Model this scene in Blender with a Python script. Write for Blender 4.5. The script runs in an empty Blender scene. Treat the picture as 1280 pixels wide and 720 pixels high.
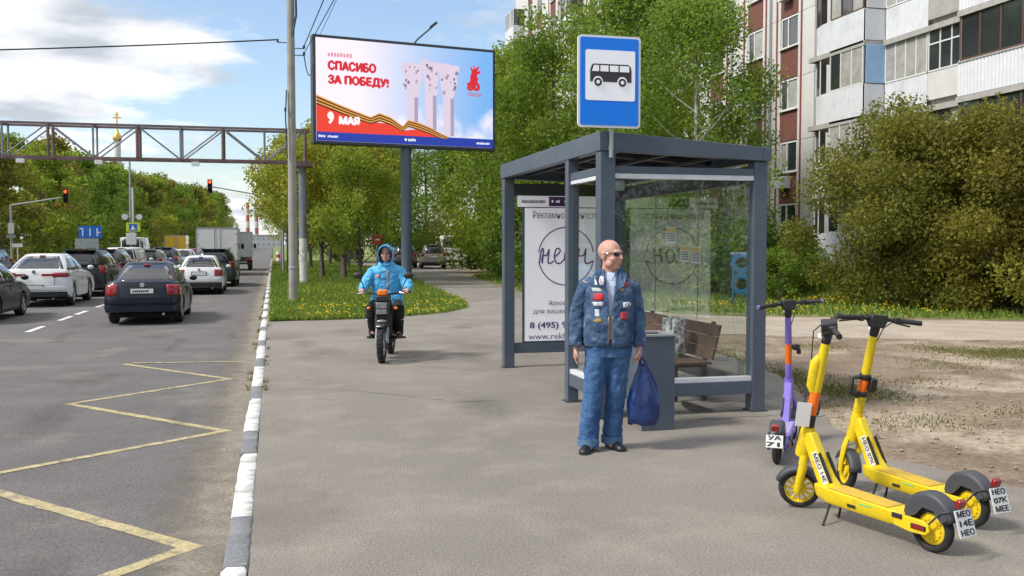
import bpy, bmesh, math, random
import numpy as np
from mathutils import Vector, Matrix, Euler
R = math.radians
PI = math.pi
scene = bpy.context.scene
COL = scene.collection

# ------------------------------------------------------------------ camera
cam_d = bpy.data.cameras.new('camera'); cam = bpy.data.objects.new('camera', cam_d); COL.objects.link(cam)
cam.location = (0, 0, 1.75); cam.rotation_euler = (R(90 - 2.624), 0, R(-13.932))
cam_d.sensor_width = 36; cam_d.lens = 33.75; cam_d.clip_end = 5000; cam_d.clip_start = .05
scene.camera = cam

# ------------------------------------------------------------------ sky, sun, exposure
SUN_EL, SUN_AZ = R(47), R(-99)          # azimuth from +Y towards +X: the sun stands over the far side of the road
world = bpy.data.worlds.new('World'); scene.world = world; world.use_nodes = True
nt = world.node_tree; N = nt.nodes; L = nt.links; N.clear()
def wn(t, **k):
    n = N.new(t)
    for a, b in k.items(): setattr(n, a, b)
    return n
def wmath(op, a, b=None, clamp=False):
    n = wn('ShaderNodeMath', operation=op, use_clamp=clamp)
    for i, v in enumerate((a, b)):
        if v is None: continue
        if isinstance(v, (int, float)): n.inputs[i].default_value = v
        else: L.new(v, n.inputs[i])
    return n.outputs[0]
sky = wn('ShaderNodeTexSky', sky_type='NISHITA', sun_disc=False, sun_elevation=SUN_EL, sun_rotation=SUN_AZ,
         air_density=1.0, dust_density=1.6, ozone_density=1.2, altitude=150)
bg = wn('ShaderNodeBackground'); bg.inputs[1].default_value = .10; L.new(sky.outputs[0], bg.inputs[0])
geo = wn('ShaderNodeTexCoord'); sep = wn('ShaderNodeSeparateXYZ'); L.new(geo.outputs['Generated'], sep.inputs[0])
den = wmath('ADD', wmath('MAXIMUM', sep.outputs[2], 0.0), .16)
comb = wn('ShaderNodeCombineXYZ')
L.new(wmath('DIVIDE', sep.outputs[0], den), comb.inputs[0]); L.new(wmath('DIVIDE', sep.outputs[1], den), comb.inputs[1])
mp = wn('ShaderNodeMapping'); mp.inputs['Location'].default_value = (1.57, 3.79, .5); L.new(comb.outputs[0], mp.inputs[0])
n1 = wn('ShaderNodeTexNoise'); n1.inputs['Scale'].default_value = .8; n1.inputs['Detail'].default_value = 10; n1.inputs['Roughness'].default_value = .6
L.new(mp.outputs[0], n1.inputs['Vector'])
ramp = wn('ShaderNodeValToRGB'); ramp.color_ramp.elements[0].position = .470; ramp.color_ramp.elements[1].position = .545
L.new(n1.outputs[0], ramp.inputs[0])
n2 = wn('ShaderNodeTexNoise'); n2.inputs['Scale'].default_value = 2.3; n2.inputs['Detail'].default_value = 6; L.new(mp.outputs[0], n2.inputs['Vector'])
r2 = wn('ShaderNodeValToRGB'); r2.color_ramp.elements[0].position = .36; r2.color_ramp.elements[1].position = .58
r2.color_ramp.elements[0].color = (.47, .51, .57, 1); r2.color_ramp.elements[1].color = (.98, .985, 1, 1); L.new(n2.outputs[0], r2.inputs[0])
bc = wn('ShaderNodeBackground'); L.new(r2.outputs[0], bc.inputs[0]); bc.inputs[1].default_value = .62
low = wmath('SUBTRACT', 1.0, wmath('MULTIPLY', sep.outputs[2], 12.0), True)       # far clouds close up towards the horizon
mask = wmath('MAXIMUM', ramp.outputs[0], wmath('MULTIPLY', low, .9), True)
mx = wn('ShaderNodeMixShader'); L.new(mask, mx.inputs[0]); L.new(bg.outputs[0], mx.inputs[1]); L.new(bc.outputs[0], mx.inputs[2])
wo = wn('ShaderNodeOutputWorld'); L.new(mx.outputs[0], wo.inputs[0])
sd = bpy.data.lights.new('sun', 'SUN'); sd.energy = 1.8; sd.angle = R(11); sd.color = (1, .95, .87)
sun = bpy.data.objects.new('sun', sd); COL.objects.link(sun)
sun.rotation_euler = (R(90) - SUN_EL, 0, -SUN_AZ + PI)
_dir = Vector((math.sin(SUN_AZ) * math.cos(SUN_EL), math.cos(SUN_AZ) * math.cos(SUN_EL), math.sin(SUN_EL)))
sun.rotation_euler = _dir.to_track_quat('Z', 'Y').to_euler()
vs = scene.view_settings; vs.view_transform = 'Standard'; vs.look = 'None'; vs.gamma = 1; vs.use_curve_mapping = False; vs.exposure = 1.05
scene.cycles.max_bounces = 6; scene.cycles.transparent_max_bounces = 8

# ------------------------------------------------------------------ materials
MATS = {}
def srgb(r, g, b):
    f = lambda c: ((c / 255) / 12.92 if c <= 10 else (((c / 255) + .055) / 1.055) ** 2.4)
    return (f(r), f(g), f(b))
def mat(name, col=(.5, .5, .5), rough=.6, metal=0.0, var=.12, vs_=4.0, col2=None, bump=0.0, bs=30.0, coat=0.0, emit=0.0, spec=.5,
        dirt=None, ds=1.5, dpos=(.5, .65), detail=5.0, alpha=1.0, trans=0.0, island=0.0, rvar=0.0, grain=0.0, gs=90.0):
    """principled material: two noise-mixed colours, an optional dirt layer, fine bump"""
    if name in MATS: return MATS[name]
    m = bpy.data.materials.new(name); m.use_nodes = True; t = m.node_tree; n = t.nodes; l = t.links
    p = n['Principled BSDF']; p.inputs['Roughness'].default_value = rough; p.inputs['Metallic'].default_value = metal
    p.inputs['Coat Weight'].default_value = coat; p.inputs['Specular IOR Level'].default_value = spec
    p.inputs['Coat Roughness'].default_value = .06
    tc = n.new('ShaderNodeTexCoord')
    nz = n.new('ShaderNodeTexNoise'); nz.inputs['Scale'].default_value = vs_; nz.inputs['Detail'].default_value = detail; l.new(tc.outputs['Object'], nz.inputs['Vector'])
    mr = n.new('ShaderNodeValToRGB'); mr.color_ramp.elements[0].position = .3; mr.color_ramp.elements[1].position = .7
    c2 = col2 if col2 else tuple(min(1, c * (1 + var)) for c in col); c1 = col if col2 else tuple(c * (1 - var) for c in col)
    mr.color_ramp.elements[0].color = (*c1, 1); mr.color_ramp.elements[1].color = (*c2, 1)
    l.new(nz.outputs[0], mr.inputs[0]); out = mr.outputs[0]
    if dirt:
        d = n.new('ShaderNodeTexNoise'); d.inputs['Scale'].default_value = ds; d.inputs['Detail'].default_value = 8; d.inputs['Roughness'].default_value = .65; l.new(tc.outputs['Object'], d.inputs['Vector'])
        dr = n.new('ShaderNodeValToRGB'); dr.color_ramp.elements[0].position, dr.color_ramp.elements[1].position = dpos; l.new(d.outputs[0], dr.inputs[0])
        mm = n.new('ShaderNodeMix'); mm.data_type = 'RGBA'; l.new(dr.outputs[0], mm.inputs[0]); l.new(out, mm.inputs[6]); mm.inputs[7].default_value = (*dirt, 1); out = mm.outputs[2]
    if grain:
        gn = n.new('ShaderNodeTexNoise'); gn.inputs['Scale'].default_value = gs; gn.inputs['Detail'].default_value = 3; l.new(tc.outputs['Object'], gn.inputs['Vector'])
        gm = n.new('ShaderNodeMapRange'); gm.inputs[1].default_value = .3; gm.inputs[2].default_value = .7; gm.inputs[3].default_value = 1 - grain; gm.inputs[4].default_value = 1 + grain; l.new(gn.outputs[0], gm.inputs[0])
        gh = n.new('ShaderNodeHueSaturation'); l.new(gm.outputs[0], gh.inputs['Value']); l.new(out, gh.inputs['Color']); out = gh.outputs[0]
    if island:
        g_ = n.new('ShaderNodeNewGeometry'); hs = n.new('ShaderNodeHueSaturation')
        v = n.new('ShaderNodeMapRange'); v.inputs[3].default_value = 1 - island; v.inputs[4].default_value = 1 + island; l.new(g_.outputs['Random Per Island'], v.inputs[0]); l.new(v.outputs[0], hs.inputs['Value'])
        h = n.new('ShaderNodeMapRange'); h.inputs[3].default_value = .5 - island * .03; h.inputs[4].default_value = .5 + island * .03; l.new(g_.outputs['Random Per Island'], h.inputs[0]); l.new(h.outputs[0], hs.inputs['Hue'])
        l.new(out, hs.inputs['Color']); out = hs.outputs[0]
    l.new(out, p.inputs['Base Color'])
    if rvar:
        rr = n.new('ShaderNodeMapRange'); rr.inputs[3].default_value = rough - rvar; rr.inputs[4].default_value = rough + rvar; l.new(nz.outputs[0], rr.inputs[0]); l.new(rr.outputs[0], p.inputs['Roughness'])
    if bump:
        bn = n.new('ShaderNodeTexNoise'); bn.inputs['Scale'].default_value = bs; bn.inputs['Detail'].default_value = 6; l.new(tc.outputs['Object'], bn.inputs['Vector'])
        b = n.new('ShaderNodeBump'); b.inputs['Strength'].default_value = bump; b.inputs['Distance'].default_value = .02; l.new(bn.outputs[0], b.inputs['Height']); l.new(b.outputs[0], p.inputs['Normal'])
    if emit:
        l.new(out, p.inputs['Emission Color']); p.inputs['Emission Strength'].default_value = emit
    if trans:
        tl = n.new('ShaderNodeBsdfTranslucent'); l.new(out, tl.inputs[0]); ms = n.new('ShaderNodeMixShader'); ms.inputs[0].default_value = trans
        l.new(p.outputs[0], ms.inputs[1]); l.new(tl.outputs[0], ms.inputs[2]); l.new(ms.outputs[0], n['Material Output'].inputs[0])
    if alpha < 1: p.inputs['Alpha'].default_value = alpha
    MATS[name] = m; return m
def glass_mat(name, tint=(.85, .9, .9), clear=.75, rough=.02, ior=1.5):
    """thin architectural pane: see-through with a mirror-like reflection that grows at grazing angles"""
    m = bpy.data.materials.new(name); m.use_nodes = True; n = m.node_tree.nodes; l = m.node_tree.links; n.remove(n['Principled BSDF'])
    tr = n.new('ShaderNodeBsdfTransparent'); tr.inputs[0].default_value = (*tint, 1); gl = n.new('ShaderNodeBsdfGlossy'); gl.inputs['Roughness'].default_value = rough
    fr = n.new('ShaderNodeFresnel'); fr.inputs[0].default_value = ior; a = n.new('ShaderNodeMath'); a.operation = 'MULTIPLY_ADD'; a.inputs[1].default_value = 1.0; a.inputs[2].default_value = 1 - clear; a.use_clamp = True
    l.new(fr.outputs[0], a.inputs[0]); gb = n.new('ShaderNodeNewGeometry'); inv = n.new('ShaderNodeMath'); inv.operation = 'SUBTRACT'; inv.inputs[0].default_value = 1; l.new(gb.outputs['Backfacing'], inv.inputs[1]); mb_ = n.new('ShaderNodeMath'); mb_.operation = 'MULTIPLY'; l.new(a.outputs[0], mb_.inputs[0]); l.new(inv.outputs[0], mb_.inputs[1]); ms = n.new('ShaderNodeMixShader'); l.new(mb_.outputs[0], ms.inputs[0]); l.new(tr.outputs[0], ms.inputs[1]); l.new(gl.outputs[0], ms.inputs[2]); l.new(ms.outputs[0], n['Material Output'].inputs[0])
    MATS[name] = m; return m

# ------------------------------------------------------------------ mesh building
class MB:
    """collects shapes; build() links them as one mesh object"""
    def __init__(s): s.v = []; s.f = []; s.mi = []; s.cur = 0
    def add(s, vs, fs):
        o = len(s.v); s.v += [tuple(p) for p in vs]; s.f += [tuple(i + o for i in f) for f in fs]; s.mi += [s.cur] * len(fs); return s
    def box(s, c, size, rot=None):
        hx, hy, hz = (d / 2 for d in size); M = Euler(rot).to_matrix() if rot else None; vs = []
        for x in (-hx, hx):
            for y in (-hy, hy):
                for z in (-hz, hz):
                    p = Vector((x, y, z)); p = M @ p if M else p; vs.append(p + Vector(c))
        return s.add(vs, [(0, 1, 3, 2), (4, 6, 7, 5), (0, 4, 5, 1), (2, 3, 7, 6), (0, 2, 6, 4), (1, 5, 7, 3)])
    def b2(s, a, b): return s.box([(a[i] + b[i]) / 2 for i in range(3)], [abs(b[i] - a[i]) for i in range(3)])
    def loft(s, rings, cap=True, closed=True):
        n = len(rings[0]); vs = [p for r in rings for p in r]; fs = []
        for i in range(len(rings) - 1):
            for j in range(n if closed else n - 1):
                k = (j + 1) % n; fs.append((i * n + j, i * n + k, (i + 1) * n + k, (i + 1) * n + j))
        if cap: fs.append(tuple(range(n - 1, -1, -1))); fs.append(tuple((len(rings) - 1) * n + j for j in range(n)))
        return s.add(vs, fs)
    def tube(s, pts, r, seg=8, sq=None, cap=True):
        """round tube along a polyline; r a number or one per point; sq=(a,b) makes it elliptical"""
        pts = [Vector(p) for p in pts]; rs = r if isinstance(r, (list, tuple)) else [r] * len(pts); rings = []; prev = None
        for i, p in enumerate(pts):
            d = (pts[min(i + 1, len(pts) - 1)] - pts[max(i - 1, 0)]).normalized()
            if prev is None: u = d.cross(Vector((0, 0, 1))) if abs(d.z) < .95 else d.cross(Vector((0, 1, 0)))
            else: u = prev - d * prev.dot(d)
            u.normalize(); w = d.cross(u); prev = u; a, b = sq or (1, 1)
            rings.append([p + (u * math.cos(2 * PI * k / seg) * a + w * math.sin(2 * PI * k / seg) * b) * rs[i] for k in range(seg)])
        return s.loft(rings, cap)
    def cyl(s, a, b, r, seg=16, r2=None): return s.tube([a, b], [r, r if r2 is None else r2], seg)
    def lathe(s, prof, seg=24, c=(0, 0, 0), axis='z', closed=False):
        """profile of (radius, height) turned round an axis"""
        rings = []
        for r, h in prof:
            ring = []
            for k in range(seg):
                a = 2 * PI * k / seg; x, y = r * math.cos(a), r * math.sin(a)
                p = (x, y, h) if axis == 'z' else ((h, x, y) if axis == 'x' else (x, h, y)); ring.append((p[0] + c[0], p[1] + c[1], p[2] + c[2]))
            rings.append(ring)
        if closed: rings.append(rings[0])
        return s.loft(rings, cap=not closed)
    def prism(s, poly, lo, hi, plane='xy', f=None):
        """polygon in a plane pushed from lo to hi along the third axis"""
        def P(a, b, h): return {'xy': (a, b, h), 'xz': (a, h, b), 'yz': (h, a, b)}[plane]
        n = len(poly); vs = [P(a, b, lo) for a, b in poly] + [P(a, b, hi) for a, b in poly]
        return s.add(vs, [tuple(range(n - 1, -1, -1)), tuple(range(n, 2 * n))] + [(j, (j + 1) % n, n + (j + 1) % n, n + j) for j in range(n)])
    def ball(s, c, r, seg=12, rings=8, M=None):
        rx, ry, rz = r if isinstance(r, (list, tuple)) else (r, r, r); vs = [(0, 0, -rz)]; fs = []
        for i in range(1, rings):
            t = -PI / 2 + PI * i / rings
            for k in range(seg): vs.append((rx * math.cos(t) * math.cos(2 * PI * k / seg), ry * math.cos(t) * math.sin(2 * PI * k / seg), rz * math.sin(t)))
        vs.append((0, 0, rz)); last = len(vs) - 1
        for k in range(seg): fs.append((0, 1 + (k + 1) % seg, 1 + k))
        for i in range(rings - 2):
            for k in range(seg): a = 1 + i * seg; fs.append((a + k, a + (k + 1) % seg, a + seg + (k + 1) % seg, a + seg + k))
        a = 1 + (rings - 2) * seg
        for k in range(seg): fs.append((a + k, a + (k + 1) % seg, last))
        vs = [Vector(v) for v in vs]
        if M: vs = [M @ v for v in vs]
        return s.add([v + Vector(c) for v in vs], fs)
    def mesh(s, name='mesh', smooth=None):
        me = bpy.data.meshes.new(name); me.from_pydata(s.v, [], s.f); me.validate(); 
        bm = bmesh.new(); bm.from_mesh(me); bmesh.ops.recalc_face_normals(bm, faces=bm.faces)
        if s.mi and max(s.mi) and len(bm.faces) == len(s.mi):
            bm.faces.ensure_lookup_table()
            for f_, k in zip(bm.faces, s.mi): f_.material_index = k
        bm.to_mesh(me); bm.free()
        if smooth is not None:
            me.shade_smooth(); me.set_sharp_from_angle(angle=R(smooth))
        return me
    def build(s, name, m, parent=None, smooth=None, bevel=0, mats=None):
        o = bpy.data.objects.new(name, s.mesh(name, smooth)); COL.objects.link(o)
        for x in (mats or [m]): o.data.materials.append(MATS[x] if isinstance(x, str) else x)
        if parent: o.parent = parent
        if bevel:
            b = o.modifiers.new('bevel', 'BEVEL'); b.width = bevel; b.segments = 2; b.limit_method = 'ANGLE'; b.angle_limit = R(40)
        return o
def tag(o, label=None, cat=None, group=None, kind=None):
    for k, v in (('label', label), ('category', cat), ('group', group), ('kind', kind)):
        if v: o[k] = v
    return o
def thing(name, label, cat, loc=(0, 0, 0), rz=0, group=None):
    o = bpy.data.objects.new(name, None); COL.objects.link(o); o.location = loc; o.rotation_euler = (0, 0, rz); o.empty_display_size = .1
    return tag(o, label, cat, group)
def node(name, parent, loc=(0, 0, 0), rot=(0, 0, 0)):
    o = bpy.data.objects.new(name, None); COL.objects.link(o); o.parent = parent; o.location = loc; o.rotation_euler = rot; o.empty_display_size = .05; return o
def inst(name, me, m, parent, loc=(0, 0, 0), rot=(0, 0, 0), scale=(1, 1, 1)):
    o = bpy.data.objects.new(name, me); COL.objects.link(o); o.parent = parent; o.location = loc; o.rotation_euler = rot; o.scale = scale
    if m and not me.materials: me.materials.append(MATS[m] if isinstance(m, str) else m)
    return o
def children(o): return [c for c in COL.objects if c.parent == o]
def copy_tree(o, parent=None):
    c = o.copy(); COL.objects.link(c); c.parent = parent
    for ch in list(o.children): copy_tree(ch, c)
    return c
def text(name, body, size, m, parent, loc, rot, ext=.0015, bold=0.0, fit=None, fith=None, align='CENTER', shear=0):
    """flat lettering as a mesh; fit stretches it to a width, fith to a height; bold thickens the strokes"""
    cu = bpy.data.curves.new('lettering', 'FONT'); cu.body = body; cu.size = size; cu.align_x = align; cu.align_y = 'CENTER'; cu.extrude = ext; cu.resolution_u = 3; cu.shear = shear
    t = bpy.data.objects.new('lettering', cu); COL.objects.link(t)
    dg = bpy.context.evaluated_depsgraph_get(); me = bpy.data.meshes.new_from_object(t.evaluated_get(dg)); bpy.data.objects.remove(t); bpy.data.curves.remove(cu)
    if bold:
        co = [v.co.copy() for v in me.vertices]; fs = [tuple(p.vertices) for p in me.polygons]; vs, ff = [], []
        for i, (dx, dy) in enumerate(((0, 0), (bold, 0), (-bold, 0), (0, bold * .8), (0, -bold * .8))):
            o_ = len(vs); vs += [(c.x + dx, c.y + dy, c.z + i * ext * .05) for c in co]; ff += [tuple(k + o_ for k in f) for f in fs]
        bpy.data.meshes.remove(me); me = bpy.data.meshes.new('lettering'); me.from_pydata(vs, [], ff)
    me.materials.clear(); me.materials.append(MATS[m])
    o = bpy.data.objects.new(name, me); COL.objects.link(o); o.parent = parent; o.location = loc; o.rotation_euler = rot
    xs = [v.co.x for v in me.vertices]; ys = [v.co.y for v in me.vertices]
    if xs:
        sx = fit / (max(xs) - min(xs)) if fit else 1; sy = fith / (max(ys) - min(ys)) if fith else (min(sx, 1.6) if fit else 1); o.scale = (sx, sy, 1)
    return o
def sheet(name, poly, z, m, kind='structure', deep=.06):
    """a flat sheet of ground whose edges are turned down into the soil"""
    b = MB(); a = sum(poly[i][0] * poly[(i + 1) % len(poly)][1] - poly[(i + 1) % len(poly)][0] * poly[i][1] for i in range(len(poly)))
    if a < 0: poly = poly[::-1]
    n = len(poly); b.add([(x, y, z) for x, y in poly] + [(x, y, z - deep) for x, y in poly], [tuple(range(n))] + [(i, n + i, n + (i + 1) % n, (i + 1) % n) for i in range(n)])
    o = b.build(name, m); o['kind'] = kind; return o
def fast_mesh(name, verts, faces_n, mats):
    """verts: (n*k,3) array, every k consecutive corners one face"""
    me = bpy.data.meshes.new(name); nv = len(verts); nf = nv // faces_n
    me.vertices.add(nv); me.vertices.foreach_set('co', np.asarray(verts, dtype=np.float32).ravel())
    me.loops.add(nv); me.loops.foreach_set('vertex_index', np.arange(nv, dtype=np.int32))
    me.polygons.add(nf); me.polygons.foreach_set('loop_start', np.arange(0, nv, faces_n, dtype=np.int32)); me.polygons.foreach_set('loop_total', np.full(nf, faces_n, dtype=np.int32))
    me.update(calc_edges=True); me.validate()
    for m in mats: me.materials.append(MATS[m])
    return me
def inside(x, y, poly):
    """vectorised point-in-polygon"""
    r = np.zeros(len(x), bool); j = len(poly) - 1
    for i in range(len(poly)):
        xi, yi = poly[i]; xj, yj = poly[j]
        c = ((yi > y) != (yj > y)) & (x < (xj - xi) * (y - yi) / (yj - yi + 1e-12) + xi); r ^= c; j = i
    return r
# ------------------------------------------------------------------ common materials
mat('asphalt_road', (.122, .114, .110), .88, var=.14, vs_=1.4, bump=.5, bs=60, dirt=(.20, .185, .165), ds=.55, dpos=(.56, .72), rvar=.06, grain=.30, gs=45)
mat('asphalt_walk', (.185, .167, .146), .9, col2=(.24, .218, .192), vs_=.45, bump=.6, bs=75, dirt=(.29, .255, .212), ds=1.4, dpos=(.48, .74), detail=10, grain=.22, gs=55)
mat('dust', (.24, .21, .17), .95, var=.2, vs_=5, grain=.3, gs=40, bump=.4, bs=80)
mat('dirt', (.265, .20, .14), .95, col2=(.15, .108, .072), vs_=1.0, bump=1.0, bs=22, dirt=(.36, .295, .22), ds=.55, dpos=(.5, .62), detail=9, grain=.3, gs=18)
mat('path_dirt', (.37, .31, .245), .95, var=.16, vs_=1.2, grain=.2, gs=20, bump=.6, bs=40)
mat('turf', (.12, .165, .03), .95, col2=(.20, .22, .06), vs_=.8, bump=.8, bs=30)
mat('far_ground', (.10, .12, .05), .95, var=.3, vs_=.05)
mat('paint_white', (.66, .66, .64), .7, var=.10, vs_=14, dirt=(.26, .24, .215), ds=4.5, dpos=(.50, .70), grain=.16, gs=50, bump=.25, bs=60)
mat('paint_grey', (.17, .178, .19), .75, var=.15, vs_=12, dirt=(.26, .24, .215), ds=5, dpos=(.52, .72), grain=.16, gs=50, bump=.25, bs=60)
mat('paint_yellow', (.42, .35, .185), .8, var=.18, vs_=12, dirt=(.165, .15, .132), ds=9, dpos=(.50, .66), grain=.25, gs=60)
mat('paint_lane', (.66, .66, .64), .75, var=.1, vs_=20, dirt=(.2, .2, .2), ds=9, dpos=(.62, .75))
mat('steel_blue', (.078, .102, .138), .36, var=.06, vs_=3, spec=.5, dirt=(.10, .118, .14), ds=3, dpos=(.5, .7))
mat('steel_dark', (.045, .052, .062), .5, var=.1)
mat('white_strip', (.66, .67, .70), .35)
mat('black_plastic', (.018, .018, .02), .5, var=.25, vs_=8)
mat('rubber', (.02, .02, .021), .8, var=.3, vs_=15, dirt=(.07, .062, .052), ds=14, dpos=(.5, .8))
mat('chrome', (.62, .62, .63), .2, 1.0, var=.03)
mat('alloy', (.38, .38, .40), .35, .8, var=.08)
mat('grey_metal', (.36, .37, .38), .45, .3, var=.1)
mat('concrete', (.31, .295, .265), .9, var=.16, vs_=2.5, bump=.4, bs=25)
mat('white_plain', (.78, .78, .77), .5, var=.02)
mat('red_lamp', (.26, .006, .006), .22, var=.1, coat=.6)
mat('red_lit', (1, .07, .02), .4, emit=1.6, var=.02)
mat('amber_lit', (1, .45, .02), .4, emit=.6, var=.02)
mat('plate', (.66, .66, .64), .5, var=.05)
mat('ink_black', (.02, .02, .022), .6, var=.05)
mat('sign_blue', (.004, .22, .92), .42, var=.02, dirt=(.01, .22, .86), ds=2)
mat('sign_blue2', (.01, .14, .55), .45, var=.03)

# ------------------------------------------------------------------ the ground
ground = sheet('ground', [(-2500, -300), (2500, -300), (2500, 4000), (-2500, 4000)], -.32, 'far_ground')
ROAD_L = -16.5
road = sheet('road', [(ROAD_L, -290), (-.30, -290), (-.30, 900), (ROAD_L, 900)], -.15, 'asphalt_road')
land = sheet('ground', [(ROAD_L - .15, -290), (ROAD_L - .15, 900), (-400, 900), (-400, -290)], -.02, 'turf')
# the broad dirt yard between pavement and houses, gently uneven
def dirt_yard():
    nx, ny = 120, 120; X = np.linspace(4.0, 60, nx) ; X = 4.0 + 56 * np.linspace(0, 1, nx) ** 1.9; Y = np.linspace(-4, 95, ny); Y = -4 + 99 * np.linspace(0, 1, ny) ** 1.25
    rg = np.random.RandomState(3); w = [(rg.uniform(.3, 2.2), rg.uniform(0, 6.28), rg.uniform(0, 6.28), rg.uniform(.2, 1)) for _ in range(22)]
    gx, gy = np.meshgrid(X, Y, indexing='ij'); z = np.zeros_like(gx)
    for k, a, ph, am in w: z += am * np.sin(k * (gx * math.cos(a) + gy * math.sin(a)) + ph) / (1 + k)
    z = -.022 + .008 * z / z.std() * np.clip((gx - 4.6) / 3, 0, 1); z = np.minimum(z, -.004)
    vs = [(gx[i, j], gy[i, j], z[i, j]) for i in range(nx) for j in range(ny)]
    fs = [(i * ny + j, (i + 1) * ny + j, (i + 1) * ny + j + 1, i * ny + j + 1) for i in range(nx - 1) for j in range(ny - 1)]
    b = MB(); b.add(vs, fs); return tag(b.build('dirt_ground', 'dirt', None, 180), kind='structure')
dirt_yard()
backing = sheet('ground', [(-.16, 90), (60, 90), (60, 900), (-.16, 900)], -.03, 'turf')
# pavement + drive, one sheet of tired asphalt
PAVE = [(-.15, -290), (6.6, -290), (5.75, 0), (5.35, 4.6), (5.22, 5.7), (4.86, 6.75), (5.15, 7.9), (5.75, 9.4), (6.55, 11.6), (6.85, 14), (7.2, 18), (7.6, 22), (8.0, 28), (8.5, 34), (9.4, 42), (10.2, 52), (11.6, 62), (14.5, 72), (14.5, 92),
        (5.0, 92), (6.4, 72), (7.0, 62), (6.7, 50), (6.1, 40), (5.75, 32), (5.55, 28.2), (5.2, 26), (4.3, 24.2), (3.1, 23.1), (1.9, 22.5), (-.15, 22.3)]
def rag(poly, amp, step, seed, skip=lambda a, b: False):
    """breaks long straight sides into an uneven edge"""
    rg = random.Random(seed); out = []
    for i, a in enumerate(poly):
        b = poly[(i + 1) % len(poly)]; out.append(a); d = math.dist(a, b)
        if skip(a, b) or d < step: continue
        n = int(min(d / step, 60)); nx, ny = (b[1] - a[1]) / d, -(b[0] - a[0]) / d
        for k in range(1, n): t = k / n; o = rg.uniform(-amp, amp); out.append((a[0] + (b[0] - a[0]) * t + nx * o, a[1] + (b[1] - a[1]) * t + ny * o))
    return out
sheet('pavement', rag(PAVE, .05, .25, 1, lambda a, b: a[0] < 0 and b[0] < 0 or a[1] > 60 or a[1] < -1), 0, 'asphalt_walk')
PATH = [(7.1, 18.5), (7.9, 27), (10.2, 21.6), (13.4, 19.6), (17, 17.9), (22, 15.6), (30, 12.5), (29, 9.5), (20, 11.9), (14.5, 13.9), (11.2, 15.4), (9.2, 16.6), (7.6, 17.4)]
sheet('path', rag(PATH, .12, .5, 2), .006, 'path_dirt')
VERGE = [(-.15, 22.32), (1.9, 22.52), (3.1, 23.12), (4.3, 24.2), (5.2, 26), (5.55, 28.2), (5.75, 32), (6.1, 40), (6.7, 50), (7.0, 62), (6.4, 72), (5, 92), (-.15, 92)]
sheet('grass_verge', rag(VERGE, .05, .3, 4, lambda a, b: a[0] < 0 and b[0] < 0), .012, 'turf')
STRIP = [(8.1, 27.2), (10.3, 22.4), (13.6, 20.2), (17.2, 18.5), (22.2, 16.2), (32, 12.6), (40, 14), (40, 60), (14.4, 62), (10.6, 52), (9.6, 42), (8.9, 35)]
sheet('lawn', rag(STRIP, .15, .5, 5), .004, 'turf')
# road dust gathered along the kerb
def dust_mat():
    m = MATS['dust']; n = m.node_tree.nodes; l = m.node_tree.links; p = n['Principled BSDF']; tc = n.new('ShaderNodeTexCoord'); sp = n.new('ShaderNodeSeparateXYZ'); l.new(tc.outputs['Object'], sp.inputs[0])
    nz = n.new('ShaderNodeTexNoise'); nz.inputs['Scale'].default_value = 2.2; nz.inputs['Detail'].default_value = 9; nz.inputs['Roughness'].default_value = .7; l.new(tc.outputs['Object'], nz.inputs['Vector'])
    mr = n.new('ShaderNodeMapRange'); mr.inputs[1].default_value = -1.15; mr.inputs[2].default_value = -.42; mr.inputs[3].default_value = -.55; mr.inputs[4].default_value = .42; l.new(sp.outputs[0], mr.inputs[0])
    ad = n.new('ShaderNodeMath'); ad.operation = 'ADD'; l.new(nz.outputs[0], ad.inputs[0]); l.new(mr.outputs[0], ad.inputs[1])
    cr = n.new('ShaderNodeValToRGB'); cr.color_ramp.elements[0].position = .32; cr.color_ramp.elements[1].position = .85; cr.color_ramp.elements[1].color = (.85, .85, .85, 1); l.new(ad.outputs[0], cr.inputs[0]); l.new(cr.outputs[0], p.inputs['Alpha'])
dust_mat(); sheet('road_dust', [(-.302, 1.5), (-.302, 75), (-1.2, 75), (-1.2, 1.5)], -.147, 'dust', deep=.001)

# kerb: one stone a metre, painted two white, one grey
kerb = tag(thing('kerb', None, None), kind='structure')
km = {}
def stone_mesh(nm, seed):
    rg_ = random.Random(seed); b = MB(); rings = []; n = 9
    for i in range(n + 1):
        y = -.49 + .98 * i / n; j = lambda k: rg_.uniform(-k, k); c = .012 + (rg_.uniform(0, .022) if rg_.random() < .3 else 0); d = .010 + (rg_.uniform(0, .016) if rg_.random() < .25 else 0)
        rings.append([(-.062 + j(.003), y, -.095), (-.062 + j(.003), y, .095 - c), (-.062 + c, y, .095 + j(.002)), (.075 - d, y, .095 + j(.002)), (.075 + j(.003), y, .095 - d), (.075, y, -.095)])
    b.loft(rings); me = b.mesh('kerb_stone', 50); me.materials.append(MATS[nm]); return me
for nm in ('paint_white', 'paint_grey', 'concrete'): km[nm] = [stone_mesh(nm, hash_) for hash_ in (3, 7, 11, 19)]
rg = random.Random(5)
for i in range(0, 120):
    y = 2.9 + i * .97; nm = ('paint_white', 'paint_white', 'paint_grey')[(i + 2) % 3] if y < 62 else 'concrete'
    inst('kerb_stone', km[nm][i % 4], None, kerb, (-.225 + rg.uniform(-.006, .006), y, -.085 + rg.uniform(-.006, .004)), (0, 0, rg.uniform(-.006, .006)))
for i in range(60): inst('kerb_stone', km['concrete'][i % 4], None, kerb, (ROAD_L - .075, 40 + i * 2, -.085), (0, 0, 0), (1, 2.03, 1))

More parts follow.
